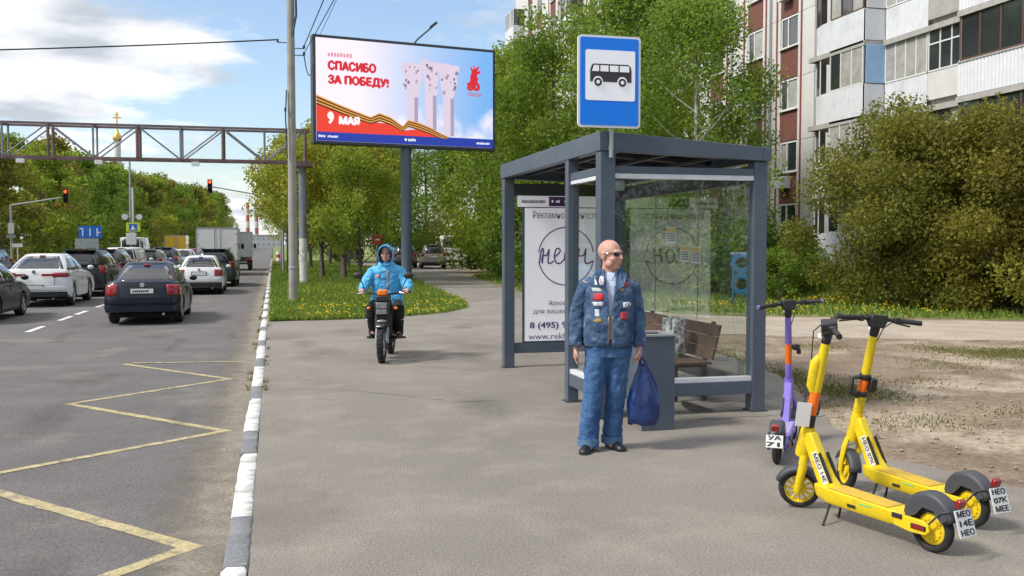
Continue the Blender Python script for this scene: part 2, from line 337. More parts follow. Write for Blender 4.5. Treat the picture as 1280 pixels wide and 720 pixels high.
# painted markings: the bus-stop zigzag and the lane dashes
def stripe(name, pts, w, z, m, rgs):
    """a painted band that follows a polyline with mitred corners and slightly ragged sides"""
    V = [Vector(p) for p in pts]; left, right = [], []
    for i, p in enumerate(V):
        a = (p - V[i - 1]).normalized() if i else (V[1] - p).normalized(); b = (V[i + 1] - p).normalized() if i < len(V) - 1 else a
        na, nb = Vector((-a.y, a.x)), Vector((-b.y, b.x)); m_ = (na + nb); m_ = m_.normalized() if m_.length > .01 else na
        k = min(3.5, 1 / max(.2, m_.dot(na))); left.append(p + m_ * w / 2 * k); right.append(p - m_ * w / 2 * k)
    b = MB()
    for i in range(len(V) - 1):
        n = max(2, int((V[i + 1] - V[i]).length / .12)); L_, R_ = [], []
        for j in range(n + 1):
            t = j / n; e = 0 if j in (0, n) else 1
            L_.append((*left[i].lerp(left[i + 1], t) + Vector((rgs.uniform(-.008, .008), rgs.uniform(-.008, .008))) * e, z)); R_.append((*right[i].lerp(right[i + 1], t) + Vector((rgs.uniform(-.008, .008), rgs.uniform(-.008, .008))) * e, z))
        b.loft([L_, R_], cap=False, closed=False)
    return tag(b.build(name, m), kind='structure')
rgs = random.Random(9)
stripe('zigzag_marking', [(-2.4, 4.2), (-.53, 6.25), (-2.56, 8.55)], .115, -.1455, 'paint_yellow', rgs)
stripe('zigzag_marking', [(-2.3, 8.62), (-.5, 10.1), (-2.38, 12.25), (-.62, 14.0), (-2.32, 16.15)], .10, -.1455, 'paint_yellow', rgs)
stripe('zigzag_marking', [(-2.2, 16.22), (-.45, 16.0)], .09, -.1415, 'paint_yellow', rgs)
for i, y in enumerate((10.2, 23.3, 26.5, 28.6, 31.7, 34.8, 38, 41.5, 45, 49, 53, 57, 62, 67, 72)): stripe('lane_marking', [(-5.18 + (.0 if i else -.2), y - .75), (-5.18, y + .75)], .13, -.1455, 'paint_lane', rgs)
for y in range(40, 120, 5): stripe('lane_marking', [(-8.9, y - .9), (-8.9, y + .9)], .13, -.1455, 'paint_lane', rgs)
stripe('lane_marking', [(-12.6, 20), (-12.6, 200)], .12, -.1455, 'paint_lane', rgs)

# cracks and patched strips in the pavement
mat('crack', (.07, .065, .06), .95, var=.2)
mat('patch', (.20, .19, .178), .9, var=.1, vs_=2, bump=.5, bs=80)
def crack(x, y, a, n, seed):
    rg = random.Random(seed); pts = [(x, y)]; a0 = a
    for i in range(n): a += rg.uniform(-.5, .5) - .25 * (a - a0); s = rg.uniform(.08, .2); pts.append((pts[-1][0] + math.cos(a) * s, pts[-1][1] + math.sin(a) * s))
    L_, R_ = [], []
    for i, p in enumerate(pts): w = .010 * math.sin(PI * (i + .3) / (n + .6)) * rg.uniform(.5, 1.2); L_.append((p[0], p[1] + w, .003)); R_.append((p[0] + w * .3, p[1] - w, .003))
    b = MB(); b.loft([L_, R_], cap=False, closed=False); return tag(b.build('crack', 'crack'), kind='structure')
for k, (x, y, a, n) in enumerate([(4.6, 8.2, .1, 12), (3.9, 8.8, .2, 9), (4.2, 9.6, -.1, 14), (5.0, 8.6, .3, 6), (3.0, 13.0, 3.0, 8), (4.5, 7.0, .6, 9)]): crack(x, y, a, n, k + 20)
mat('stain', (.115, .105, .095), .85, var=.2, vs_=6, grain=.25, gs=60)
def blot(name, m, x, y, rx, ry, z, seed, soft=.9):
    """an uneven stain with a feathered edge"""
    if m + '_soft' not in MATS:
        mm_ = MATS[m].copy(); MATS[m + '_soft'] = mm_; n = mm_.node_tree.nodes; l = mm_.node_tree.links; tc = n.new('ShaderNodeTexCoord'); gr = n.new('ShaderNodeTexGradient'); gr.gradient_type = 'SPHERICAL'; l.new(tc.outputs['Object'], gr.inputs[0])
        nz = n.new('ShaderNodeTexNoise'); nz.inputs['Scale'].default_value = 5; nz.inputs['Detail'].default_value = 9; nz.inputs['Roughness'].default_value = .7; oi_ = n.new('ShaderNodeObjectInfo'); va = n.new('ShaderNodeVectorMath'); l.new(tc.outputs['Object'], va.inputs[0]); l.new(oi_.outputs['Location'], va.inputs[1]); l.new(va.outputs[0], nz.inputs['Vector'])
        mu = n.new('ShaderNodeMath'); mu.operation = 'MULTIPLY'; l.new(gr.outputs['Fac'], mu.inputs[0]); l.new(nz.outputs[0], mu.inputs[1]); cr = n.new('ShaderNodeValToRGB'); cr.color_ramp.elements[0].position = .14; cr.color_ramp.elements[1].position = .40; cr.color_ramp.elements[1].color = (.20, .20, .20, 1); l.new(mu.outputs[0], cr.inputs[0]); l.new(cr.outputs[0], n['Principled BSDF'].inputs['Alpha'])
    b = MB(); b.add([(math.cos(a), math.sin(a), 0) for a in np.linspace(0, 2 * PI, 20, False)], [tuple(range(20))]); o = b.build(name, MATS[m + '_soft']); o.location = (x, y, z); o.scale = (rx, ry, 1); return tag(o, kind='structure')
rg = random.Random(41)
for k in range(9): blot('stain', 'stain', rg.uniform(.2, 5.4), rg.uniform(7, 20), rg.uniform(.4, 1.0), rg.uniform(.5, 1.3), .0022 + k * .00006, k)
for k in range(14): blot('stain', 'dust', rg.uniform(.0, 4.8), rg.uniform(4.2, 21), rg.uniform(.3, 1.1), rg.uniform(.4, 1.6), .0042 + k * .00006, k)
for k in range(18): blot('road_stain', 'stain', rg.uniform(-5, -.6), rg.uniform(5, 24), rg.uniform(.15, .6), rg.uniform(.3, 1.6), -.1440 + k * .00004, k)
crack(.0, 11.7, .05, 24, 77); crack(.1, 17.4, .0, 30, 78)
# ------------------------------------------------------------------ the bus shelter
def wb(mb, name, m, parent, **k):
    """build shapes given in world coordinates under a parent that stands elsewhere"""
    l = parent.location if parent.parent is None else parent.location + parent.parent.location
    mb.v = [(x - l.x, y - l.y, z - l.z) for x, y, z in mb.v]; return mb.build(name, m, parent, **k)
def wbox(a, b, name, m, parent, **k): return wb(MB().b2(a, b), name, m, parent, **k)
glass_mat('pane_glass', (.95, .975, .96), .96); glass_mat('pane_back', (.93, .955, .94), .86); glass_mat('pane_side', (.95, .97, .96), .97, .02, 1.5)
mat('ceiling_dark', (.035, .036, .038), .6, var=.2)
mat('white_glow', (.70, .70, .74), .5, var=.02, emit=.16)  # faint glow added so the shaded poster whites read brighter; sign fields share it
mat('ink_purple', (.115, .045, .20), .6, var=.05)
mat('ink_grey', (.16, .15, .19), .6, var=.05)
mat('paper', (.68, .69, .68), .7, var=.05)
mat('paper_yellow', (.70, .50, .12), .7, var=.05)
mat('wood_old', (.055, .033, .024), .8, col2=(.10, .062, .044), vs_=6, bump=.5, bs=30)
SH = thing('bus_shelter', 'slate blue steel bus shelter with glass walls on the pavement', 'bus shelter', (4.05, 11.15, 0))
for x, y, h, s in ((3.22, 13.2, 2.67, .15), (3.2, 10.15, 2.67, .125), (3.22, 9.11, 2.67, .155), (4.9, 9.13, 2.6, .15), (4.88, 13.2, 2.6, .14)):
    p = wbox((x - s / 2, y - s / 2, 0), (x + s / 2, y + s / 2, h), 'post', 'steel_blue', SH, bevel=.006)
    wb(MB().b2((x - s / 2 - .02, y - s / 2 - .02, 0.001), (x + s / 2 + .02, y + s / 2 + .02, .014)), 'base_plate', 'steel_dark', SH)
def zr(x, top): t = (x - 3.13) / 1.87; return (2.865 - .125 * t) if top else (2.672 - .07 * t)
rf = node('roof', SH)
def fascia(x0, y0, x1, y1):
    b = MB(); vs = []
    for x in (x0, x1):
        for y in (y0, y1): vs += [(x, y, zr(x, 0)), (x, y, zr(x, 1))]
    b.add(vs, [(0, 1, 3, 2), (4, 6, 7, 5), (0, 4, 5, 1), (2, 3, 7, 6), (0, 2, 6, 4), (1, 5, 7, 3)]); return wb(b, 'fascia', 'steel_blue', rf, bevel=.005)
fascia(3.13, 9.02, 3.22, 13.30); fascia(4.91, 9.02, 5.0, 13.30); fascia(3.223, 9.02, 4.907, 9.11); fascia(3.223, 13.21, 4.907, 13.30)
def slab(x0, y0, x1, y1, dz, th, nm, m, par=rf):
    b = MB(); vs = []
    for x in (x0, x1):
        for y in (y0, y1): vs += [(x, y, zr(x, 1) - dz - th), (x, y, zr(x, 1) - dz)]
    b.add(vs, [(0, 1, 3, 2), (4, 6, 7, 5), (0, 4, 5, 1), (2, 3, 7, 6), (0, 2, 6, 4), (1, 5, 7, 3)]); return wb(b, nm, m, par)
for i in range(4): slab(3.225, 9.115 + i * 1.024, 4.905, 9.115 + i * 1.024 + 1.018, .012, .02, 'roof_panel', 'ceiling_dark')
for i in range(5): slab(3.225, 9.5 + i * .75, 4.905, 9.5 + i * .75 + .06, .036, .06, 'rafter', 'steel_dark')
for i in range(3): slab(3.5 + i * .5, 9.115, 3.54 + i * .5, 13.2, .10, .03, 'purlin', 'steel_dark')
# transoms with a white strip below, bottom rails
wbox((3.30, 9.06, 2.455), (4.823, 9.15, 2.525), 'transom', 'steel_blue', SH, bevel=.003); wbox((3.30, 9.065, 2.405), (4.823, 9.145, 2.453), 'light_strip', 'white_strip', SH)
wbox((3.16, 9.192, 2.44), (3.24, 10.084, 2.52), 'transom', 'steel_blue', SH, bevel=.003); wbox((3.165, 9.192, 2.40), (3.235, 10.084, 2.438), 'light_strip', 'white_strip', SH)
wbox((4.83, 9.21, 2.38), (4.95, 13.125, 2.56), 'transom', 'steel_dark', SH, bevel=.003); wbox((3.30, 13.15, 2.44), (4.80, 13.25, 2.6), 'transom', 'steel_dark', SH)  # back beam in darker steel: shade under the roof put into its colour
for a, b in (((3.30, 9.06, .19), (4.823, 9.16, .325)), ((3.15, 9.192, .19), (3.25, 10.084, .325)), ((4.83, 9.21, .19), (4.93, 13.125, .325)), ((3.30, 13.15, .20), (4.80, 13.25, .345))): wbox(a, b, 'bottom_rail', 'steel_blue', SH, bevel=.004)
wbox((3.30, 9.07, .327), (4.823, 9.15, .372), 'sill', 'white_strip', SH); wbox((3.16, 9.192, .327), (3.24, 10.084, .372), 'sill', 'white_strip', SH)
# glass
wbox((3.305, 9.106, .372), (4.82, 9.114, 2.404), 'glass_pane', 'pane_glass', SH); wbox((3.196, 9.195, .372), (3.204, 10.08, 2.398), 'glass_pane', 'pane_side', SH)
for i in range(3): wbox((4.876, 9.215 + i * 1.305, .327), (4.884, 9.215 + i * 1.305 + 1.297, 2.378), 'glass_pane', 'pane_back', SH)
wbox((3.30, 13.196, .347), (3.43, 13.204, 2.438), 'glass_pane', 'pane_glass', SH)
for i in range(1, 3): wbox((4.868, 9.213 + i * 1.305 - .006, .33), (4.873, 9.213 + i * 1.305 + .004, 2.37), 'joint_seal', 'grey_metal', SH)
for z in (.6, 2.1):
    for y in (9.3, 10.42, 10.62, 11.7, 11.9, 13.0): wb(MB().cyl((4.862, y, z), (4.875, y, z), .02, 10), 'glass_clamp', 'grey_metal', SH, smooth=30)
# small camera box on the corner post
cb = wbox((3.31, 9.17, 2.29), (3.45, 9.27, 2.395), 'camera_box', 'grey_metal', SH, bevel=.01)
# poster case at the far end
pc = node('poster_case', SH)
wbox((3.432, 13.16, .35), (4.79, 13.235, 2.436), 'case', 'steel_blue', pc)
ps = wbox((3.45, 13.150, .37), (4.72, 13.157, 2.26), 'poster', 'white_glow', pc)
wbox((3.34, 13.144, 2.275), (4.79, 13.157, 2.43), 'header_strip', 'white_glow', pc)
wbox((3.80, 13.139, 2.285), (4.12, 13.143, 2.42), 'header_block', 'ink_purple', pc)
l0 = SH.location
def pt(body, x, z, w, h, m='ink_purple', al='LEFT', bold=0, y=13.146, sh=0): text('lettering', body, .1, m, pc, (x - l0.x, y - l0.y, z), (R(90), 0, 0), .0008, bold, w, h, al, sh)['kind'] = 'stuff'
def blurred(name, x0, x1, z, h, y, m, par, n, ww=wb):
    """a line of print too small to read: letter-wide strokes of uneven height"""
    rg = random.Random(n); b = MB(); st = (x1 - x0) / n
    for i in range(n):
        if rg.random() < .12: continue
        b.b2((x0 + i * st, y - .001, z + rg.uniform(0, h * .12)), (x0 + i * st + st * .72, y, z + h * rg.uniform(.7, 1)))
    return tag(ww(b, name, m, par), kind='stuff')
pt('Рекламное агентство', 3.56, 2.155, 1.02, .10, 'ink_grey')
blurred('header_text', 3.40, 3.77, 2.325, .05, 13.1435, 'ink_grey', pc, 21); blurred('header_text', 3.84, 4.06, 2.335, .045, 13.1385, 'white_glow', pc, 7)
SCR = [[(.0, .30), (.03, .62), (.07, .68), (.05, .30), (.055, .5), (.13, .52), (.17, .68), (.15, .34), (.19, .30), (.25, .36)], [(.25, .46), (.33, .56), (.36, .66), (.30, .70), (.26, .50), (.29, .32), (.36, .30), (.43, .40)], [(.43, .40), (.45, .60), (.51, .68), (.57, .60), (.55, .36), (.49, .29), (.44, .40)], [(.57, .56), (.65, .60), (.69, .70), (.66, .30), (.67, .48), (.77, .52), (.81, .70), (.79, .36), (.84, .29), (.95, .36)]]
for k, st in enumerate(SCR):
    b = MB(); P3 = [Vector((3.66 + u * .86, 0, 1.575 + (v - .49) * .52)) for u, v in st]; fine = []
    for i in range(len(P3) - 1):
        p0, p1, p2, p3 = P3[max(i - 1, 0)], P3[i], P3[i + 1], P3[min(i + 2, len(P3) - 1)]
        for j in range(6): q = j / 6; fine.append(.5 * ((2 * p1) + (p2 - p0) * q + (2 * p0 - 5 * p1 + 4 * p2 - p3) * q * q + (3 * p1 - p0 - 3 * p2 + p3) * q ** 3))
    fine.append(P3[-1]); up, dn = [], []
    for i, p in enumerate(fine):
        d = (fine[min(i + 1, len(fine) - 1)] - fine[max(i - 1, 0)]).normalized(); n_ = Vector((-d.z, 0, d.x)) * .0105; y = 13.1455 - k * .0004 - i * .00001; up.append((p.x + n_.x, y, p.z + n_.z)); dn.append((p.x - n_.x, y, p.z - n_.z))
    b.loft([up, dn], cap=False, closed=False); wb(b, 'script_letter', 'ink_purple', pc)
pt('Яркое', 3.80, .905, .25, .085, 'ink_grey'); pt('для вашей', 3.57, .79, .50, .085, 'ink_grey')
pt('8 (495) 95', 3.52, .59, .62, .115, bold=.003); pt('www.reklam', 3.50, .43, .70, .085)
b = MB()
for a0, a1 in ((8, 172), (192, 350)):
    rings = [[(4.06 + r * math.cos(R(a)), 13.146 - d, 1.575 + r * math.sin(R(a))) for r, d in ((.404, 0), (.42, 0), (.42, .001), (.404, .001))] for a in np.linspace(a0, a1, 40)]
    b.loft(rings)
wb(b, 'ring_logo', 'ink_purple', pc)
# notices pasted on the back glass
for y0, y1, z0, z1, nm in ((11.12, 11.44, 1.755, 1.965, 'tall'), (10.72, 11.0, 1.53, 1.735, 'mid'), (10.41, 10.69, 1.52, 1.72, 'near')):
    n_ = wbox((4.866, y0, z0), (4.869, y1, z1), 'notice', 'paper', SH)
    wb(MB().b2((4.862, y0 + .02, z1 - .06), (4.8655, y1 - .02, z1 - .015)), 'notice_heading', 'paper_yellow', SH)
    for k in range(4): wb(MB().b2((4.863, y0 + .03, z1 - .09 - k * .028), (4.8655, y1 - .04, z1 - .078 - k * .028)), 'notice_text', 'ink_grey', SH)

# bench under the back glass
BE = thing('bench', 'old brown plank bench inside the glass shelter', 'bench', (4.5, 10.75, 0))
for k in range(3):
    b = MB(); z = .545 + k * .128; x = 4.655 + k * .032; b.box((x, 10.75, z), (.03, 2.3, .128), (0, R(14), 0)); wb(b, 'back_plank', 'wood_old', BE, bevel=.006)
for k in range(3): wb(MB().box((4.30 + k * .135, 10.75, .45), (.125, 2.3, .03)), 'seat_plank', 'wood_old', BE, bevel=.006)
for y in (9.85, 11.65):
    b = MB(); b.b2((4.27, y - .025, 0), (4.33, y + .025, .432)).b2((4.62, y - .025, 0), (4.68, y + .025, .44)).b2((4.333, y - .025, .38), (4.617, y + .025, .43)); b.box((4.715, y, .66), (.035, .05, .46), (0, R(14), 0)); wb(b, 'bench_support', 'steel_dark', BE)
# bag on the bench
mat('bag_camo', (.62, .63, .65), .35, col2=(.03, .032, .036), vs_=22, bump=.8, bs=14, detail=2)
def sack(c, w, d, h, seed, neck=.55, amp=.02):
    """a crumpled carrier bag: lofted, noisy, pinched towards the top"""
    rg = random.Random(seed); rings = []; n = 28; ph = [rg.uniform(0, 6.28) for _ in range(6)]
    for i in range(11):
        t = i / 10; k = (1.0 - (1 - neck) * t ** 2.2) * (.80 + .2 * min(1, t * 5)); ring = []
        for j in range(n):
            a = 2 * PI * j / n; ca, sa = math.cos(a), math.sin(a); e = .62
            r = 1 + amp * 6 * (math.sin(3 * a + ph[0] + 4 * t) * .5 + math.sin(7 * a + ph[1] - 6 * t) * .35 + math.sin(11 * a + ph[2] + 2 * t) * .3) * (.25 + t)
            ring.append((c[0] + w / 2 * k * r * math.copysign(abs(ca) ** e, ca), c[1] + d / 2 * k * r * math.copysign(abs(sa) ** e, sa), c[2] + h * t + amp * math.sin(5 * a + ph[3]) * t))
        rings.append(ring)
    return MB().loft(rings)
bb = sack((4.42, 10.15, .466), .24, .30, .42, 4, .78, .025)
BG = thing('carrier_bag', 'grey and white patterned bag sitting on the shelter bench', 'bag', (4.42, 10.15, .466)); wb(bb, 'bag_body', 'bag_camo', BG, smooth=50)
for s in (-1, 1): wb(MB().tube([(4.42 + s * .05, 10.09, .87), (4.42 + s * .055, 10.12, .93), (4.42 + s * .055, 10.18, .93), (4.42 + s * .05, 10.21, .87)], .008, 6), 'bag_handle', 'bag_camo', BG, smooth=60)

# litter bin
LB = thing('litter_bin', 'tall slate grey steel litter bin beside the shelter', 'litter bin', (3.485, 8.55, 0))
wbox((3.32, 8.35, .0), (3.65, 8.365, .885), 'front_panel', 'steel_blue', LB, bevel=.004)
wb(MB().b2((3.32, 8.366, .12), (3.335, 8.74, .885)), 'side_panel', 'steel_blue', LB); wb(MB().b2((3.635, 8.366, .12), (3.65, 8.74, .885)), 'side_panel', 'steel_blue', LB)
wb(MB().b2((3.32, 8.742, .12), (3.65, 8.757, .885)), 'back_panel', 'steel_blue', LB); wb(MB().b2((3.336, 8.367, .12), (3.634, 8.74, .135)), 'floor_panel', 'steel_dark', LB)
wb(MB().b2((3.31, 8.34, .887), (3.66, 8.42, .905)).b2((3.31, 8.68, .887), (3.66, 8.765, .905)).b2((3.31, 8.421, .887), (3.36, 8.679, .905)).b2((3.61, 8.421, .887), (3.66, 8.679, .905)), 'rim', 'grey_metal', LB)
wb(MB().b2((3.345, 8.375, .15), (3.625, 8.73, .80)), 'liner', 'black_plastic', LB)
for x in (3.34, 3.63): wb(MB().b2((x - .015, 8.70, .0), (x + .015, 8.735, .12)), 'foot', 'black_plastic', LB)

# ------------------------------------------------------------------ bus-stop sign above the roof corner
SG = thing('bus_stop_sign', 'blue bus stop sign with black bus pictogram above the shelter roof', 'road sign', (3.2, 8.95, 2.55))
sx0, sx1, sz0, sz1 = 2.875, 3.52, 2.885, 3.775
def rrect(x0, x1, z0, z1, r, n=5):
    p = []
    for cx, cz, a0 in ((x1 - r, z1 - r, 0), (x0 + r, z1 - r, 90), (x0 + r, z0 + r, 180), (x1 - r, z0 + r, 270)):
        p += [(cx + r * math.cos(R(a0 + 90 * k / n)), cz + r * math.sin(R(a0 + 90 * k / n))) for k in range(n + 1)]
    return p
wb(MB().prism(rrect(sx0, sx1, sz0, sz1, .035), 8.94, 8.962, 'xz'), 'board', 'white_plain', SG)
wb(MB().prism(rrect(sx0 + .022, sx1 - .022, sz0 + .022, sz1 - .022, .02), 8.936, 8.939, 'xz'), 'blue_field', 'sign_blue', SG)
wx0, wx1, wz0, wz1 = sx0 + .075, sx1 - .06, sz1 - .628, sz1 - .142
wb(MB().prism(rrect(wx0, wx1, wz0, wz1, .02), 8.9325, 8.9355, 'xz'), 'white_field', 'white_glow', SG)
mat('picto_grey', (.045, .042, .046), .6, var=.05)
def S(u, v): return (wx0 + (wx1 - wx0) * u, wz0 + (wz1 - wz0) * v)
pic = node('bus_pictogram', SG)
body = [S(.09, .37), (S(.09, .37)[0], S(0, .60)[1]), S(.115, .68), S(.15, .725), S(.86, .725), S(.905, .69), S(.925, .60), S(.925, .37)]
wb(MB().prism(body, 8.929, 8.932, 'xz'), 'bus_body', 'picto_grey', pic)
for u0, u1 in ((.145, .265), (.295, .455), (.485, .655), (.685, .875)):
    q = [S(u0 - (.0 if u0 > .2 else .02), .575), S(u1, .575), S(u1, .695), S(u0 + (0 if u0 > .2 else .02), .695)]
    wb(MB().prism(q, 8.9255, 8.9285, 'xz'), 'bus_window', 'white_glow', pic)
for u in (.245, .735):
    c = S(u, .375)
    wb(MB().prism([(c[0] + .050 * math.cos(a), c[1] + .050 * math.sin(a)) for a in np.linspace(0, 2 * PI, 20, False)], 8.9255, 8.9285, 'xz'), 'wheel_arch', 'white_glow', pic)
    wb(MB().prism([(c[0] + .040 * math.cos(a), c[1] - .006 + .040 * math.sin(a)) for a in np.linspace(0, 2 * PI, 20, False)], 8.922, 8.925, 'xz'), 'bus_wheel', 'picto_grey', pic)
    wb(MB().prism([(c[0] + .018 * math.cos(a), c[1] - .006 + .018 * math.sin(a)) for a in np.linspace(0, 2 * PI, 14, False)], 8.9185, 8.9215, 'xz'), 'bus_hub', 'white_glow', pic)
wb(MB().cyl((3.235, 8.985, 2.60), (3.235, 8.985, 3.65), .022, 12), 'sign_pole', 'grey_metal', SG, smooth=40)
wb(MB().b2((3.20, 8.9625, 3.1), (3.27, 8.97, 3.14)).b2((3.20, 8.9625, 3.5), (3.27, 8.97, 3.54)).b2((3.215, 8.975, 2.68), (3.255, 9.018, 2.72)), 'bracket', 'grey_metal', SG)

# ------------------------------------------------------------------ digital billboard
def screen_mat(name, col, strength=.50):
    m = bpy.data.materials.new(name); m.use_nodes = True; p = m.node_tree.nodes['Principled BSDF']
    p.inputs['Base Color'].default_value = (.02, .02, .02, 1); p.inputs['Roughness'].default_value = .5; p.inputs['Emission Color'].default_value = (*col, 1); p.inputs['Emission Strength'].default_value = strength; MATS[name] = m; return m
def sky_screen():
    m = screen_mat('screen_sky', (1, 1, 1)); n = m.node_tree.nodes; l = m.node_tree.links; p = n['Principled BSDF']
    tc = n.new('ShaderNodeTexCoord'); sp = n.new('ShaderNodeSeparateXYZ'); l.new(tc.outputs['Object'], sp.inputs[0])
    mr = n.new('ShaderNodeMapRange'); mr.inputs[1].default_value = 0; mr.inputs[2].default_value = 7.2; l.new(sp.outputs[0], mr.inputs[0])
    cr = n.new('ShaderNodeValToRGB'); e = cr.color_ramp.elements; e[0].color = (*srgb(252, 240, 248), 1); e[1].color = (*srgb(120, 180, 240), 1); e[0].position = .22; e[1].position = .95
    e2 = cr.color_ramp.elements.new(.55); e2.color = (*srgb(190, 210, 245), 1); l.new(mr.outputs[0], cr.inputs[0])
    nz = n.new('ShaderNodeTexNoise'); nz.inputs['Scale'].default_value = .9; nz.inputs['Detail'].default_value = 6; l.new(tc.outputs['Object'], nz.inputs['Vector'])
    zz = n.new('ShaderNodeMapRange'); zz.inputs[1].default_value = 2.4; zz.inputs[2].default_value = .4; zz.inputs[3].default_value = -.25; zz.inputs[4].default_value = .2; l.new(sp.outputs[2], zz.inputs[0])
    ad = n.new('ShaderNodeMath'); ad.operation = 'ADD'; l.new(nz.outputs[0], ad.inputs[0]); l.new(zz.outputs[0], ad.inputs[1])
    r2_ = n.new('ShaderNodeValToRGB'); r2_.color_ramp.elements[0].position = .48; r2_.color_ramp.elements[1].position = .72; l.new(ad.outputs[0], r2_.inputs[0])
    mm = n.new('ShaderNodeMix'); mm.data_type = 'RGBA'; l.new(r2_.outputs[0], mm.inputs[0]); l.new(cr.outputs[0], mm.inputs[6]); mm.inputs[7].default_value = (*srgb(245, 240, 250), 1); l.new(mm.outputs[2], p.inputs['Emission Color'])
sky_screen()
for nm, c in (('scr_red', (235, 60, 35)), ('scr_textred', (215, 20, 40)), ('scr_pink', (228, 150, 170)), ('scr_blue', (25, 55, 165)), ('scr_white', (250, 248, 250)), ('scr_black', (35, 25, 20)), ('scr_orange', (235, 160, 60)), ('scr_stone', (222, 206, 224)), ('scr_stone2', (172, 156, 182)), ('scr_stone3', (128, 116, 146))): screen_mat(nm, srgb(*c))
ang = math.atan2(1.3, 7.08); BB = thing('billboard', 'large lit digital billboard on a grey post above the grass verge', 'billboard', (1.6, 37.0, 0), ang)
W_, H_, Z0 = 7.2, 3.84, 5.64
MB().b2((-.12, -.02, Z0 - .12), (W_ + .12, .38, Z0 + H_ + .12)).build('cabinet', 'steel_dark', BB, bevel=.03)
def U(u, v): return (u * W_, Z0 + H_ * (1 - v))
scr = MB().b2((0, -.045, Z0), (W_, -.021, Z0 + H_)).build('screen', 'screen_sky', BB)
scr.location.z = Z0; scr.data.transform(Matrix.Translation((0, 0, -Z0)))
LAY = [0]
def art(name, poly, m, lay=1, parent=BB): return MB().prism([U(*p) for p in poly], -.045 - lay * .004, -.0455 - (lay - 1) * .004, 'xz').build(name, m, parent)
red_top = [(0, .62), (.10, .68), (.20, .735), (.30, .79), (.36, .80), (.42, .80), (.48, .86), (.55, .845), (.62, .86), (.70, .90), (.725, .915)]
art('red_field', [(0, .915)] + red_top, 'scr_red', 3)
art('blue_band', [(0, 1), (1, 1), (1, .91), (0, .91)], 'scr_blue', 3)
rib = [(0, .555), (.10, .625), (.20, .69), (.29, .745), (.34, .70), (.40, .735), (.47, .82), (.50, .755), (.56, .775), (.63, .82), (.69, .875), (.73, .905)]
wid = [.095, .085, .08, .07, .085, .08, .055, .07, .075, .07, .055, .02]
for k in range(6):
    up = [(u, v + w * (k / 6)) for (u, v), w in zip(rib, wid)]; dn = [(u, v + w * ((k + 1) / 6)) for (u, v), w in zip(rib, wid)]
    b = MB(); b.loft([[(U(*p)[0], -.0600, U(*p)[1]) for p in up], [(U(*p)[0], -.0600, U(*p)[1]) for p in dn]], cap=False, closed=False); b.build('ribbon_stripe', 'scr_orange' if k % 2 == 0 else 'scr_black', BB)
# monument stand-in: three columns with rough heads
for (u0, u1, vt) in ((.462, .588, .17), (.580, .682, .14), (.668, .80, .16)):
    c = (u0 + u1) / 2; w = .032
    art('column', [(c - w, .90), (c + w, .90), (c + w, .42), (c - w, .42)], 'scr_stone', 1)
    art('column_shade', [(c + w * .35, .89), (c + w, .90), (c + w, .42), (c + w * .35, .42)], 'scr_stone2', 2)
    rg = random.Random(int(u0 * 100)); poly = []
    for t in np.linspace(0, 1, 9): poly.append((u0 + (u1 - u0) * t, vt + rg.uniform(-.015, .02)))
    for t in np.linspace(0, 1, 7): poly.append((u1 - (u1 - c - w) * t + rg.uniform(-.008, .008), vt + .02 + .33 * t))
    for t in np.linspace(0, 1, 7): poly.append((c - w - (c - w - u0) * t + rg.uniform(-.008, .008), vt + .35 - .33 * t))
    art('column_head', poly, 'scr_stone', 2.5)
    for k in range(13):
        uu, vv = rg.uniform(u0 + .01, u1 - .025), vt + rg.uniform(.02, .30); d = rg.uniform(.006, .016); art('column_relief', [(uu, vv + d * 2), (uu + d, vv + d * 2.5), (uu + d * 1.3, vv), (uu + d * .3, vv - d * .4)], 'scr_stone2' if k % 2 else 'scr_stone3', 3.2)
def bt(body, u0, u1, v, h, m, lay=5, bold=.034, al='LEFT'): p = U(u0, v); text('lettering', body, .4, m, BB, (p[0], -.046 - lay * .004, p[1]), (R(90), 0, 0), .001, bold, (u1 - u0) * W_, h * H_, al)
def bw(u0, u1, v, h, m, n): p = U(u0, v); q = U(u1, v); blurred('small_print', p[0], q[0], p[1] - h * H_ / 2, h * H_, -.058, m, BB, n, lambda b, nm, m_, par: b.build(nm, m_, par))
bw(.062, .212, .155, .045, 'scr_pink', 9)
bt('СПАСИБО', .062, .325, .27, .10, 'scr_textred'); bt('ЗА ПОБЕДУ!', .062, .395, .405, .11, 'scr_textred')
bt('9', .06, .095, .78, .125, 'scr_white'); bt('МАЯ', .118, .232, .80, .085, 'scr_white')
bw(.01, .115, .955, .025, 'scr_white', 11); bw(.50, .545, .953, .03, 'scr_white', 4); art('band_mark', [(.48, .965), (.492, .965), (.492, .942), (.48, .942)], 'scr_white', 4); bw(.90, .99, .957, .022, 'scr_white', 10)
# red emblem
art('emblem', [(.862, .34), (.864, .26), (.872, .22), (.862, .17), (.868, .165), (.882, .20), (.884, .15), (.889, .15), (.891, .19), (.912, .155), (.918, .16), (.905, .21), (.926, .20), (.925, .225), (.902, .25), (.912, .29), (.902, .34)], 'scr_textred', 1)
bt('80', .845, .925, .375, .095, 'scr_textred'); bt('ПОБЕДА!', .845, .93, .455, .04, 'scr_textred', bold=.006)
MB().cyl((3.62, .30, 0), (3.62, .30, Z0 - .1), .21, 24).build('post', 'steel_blue', BB, smooth=40)
MB().lathe([(.42, 0), (.42, .05), (.23, .06), (.23, .4), (.2, .42)], 20, (3.62, .30, 0)).build('post_foot', 'steel_dark', BB, smooth=30)
fl = MB().tube([(3.9, .1, Z0 + H_ + .11), (4.05, .0, Z0 + H_ + .3), (4.5, -.3, Z0 + H_ + .72)], .035, 8).build('light_arm', 'steel_dark', BB, smooth=50)
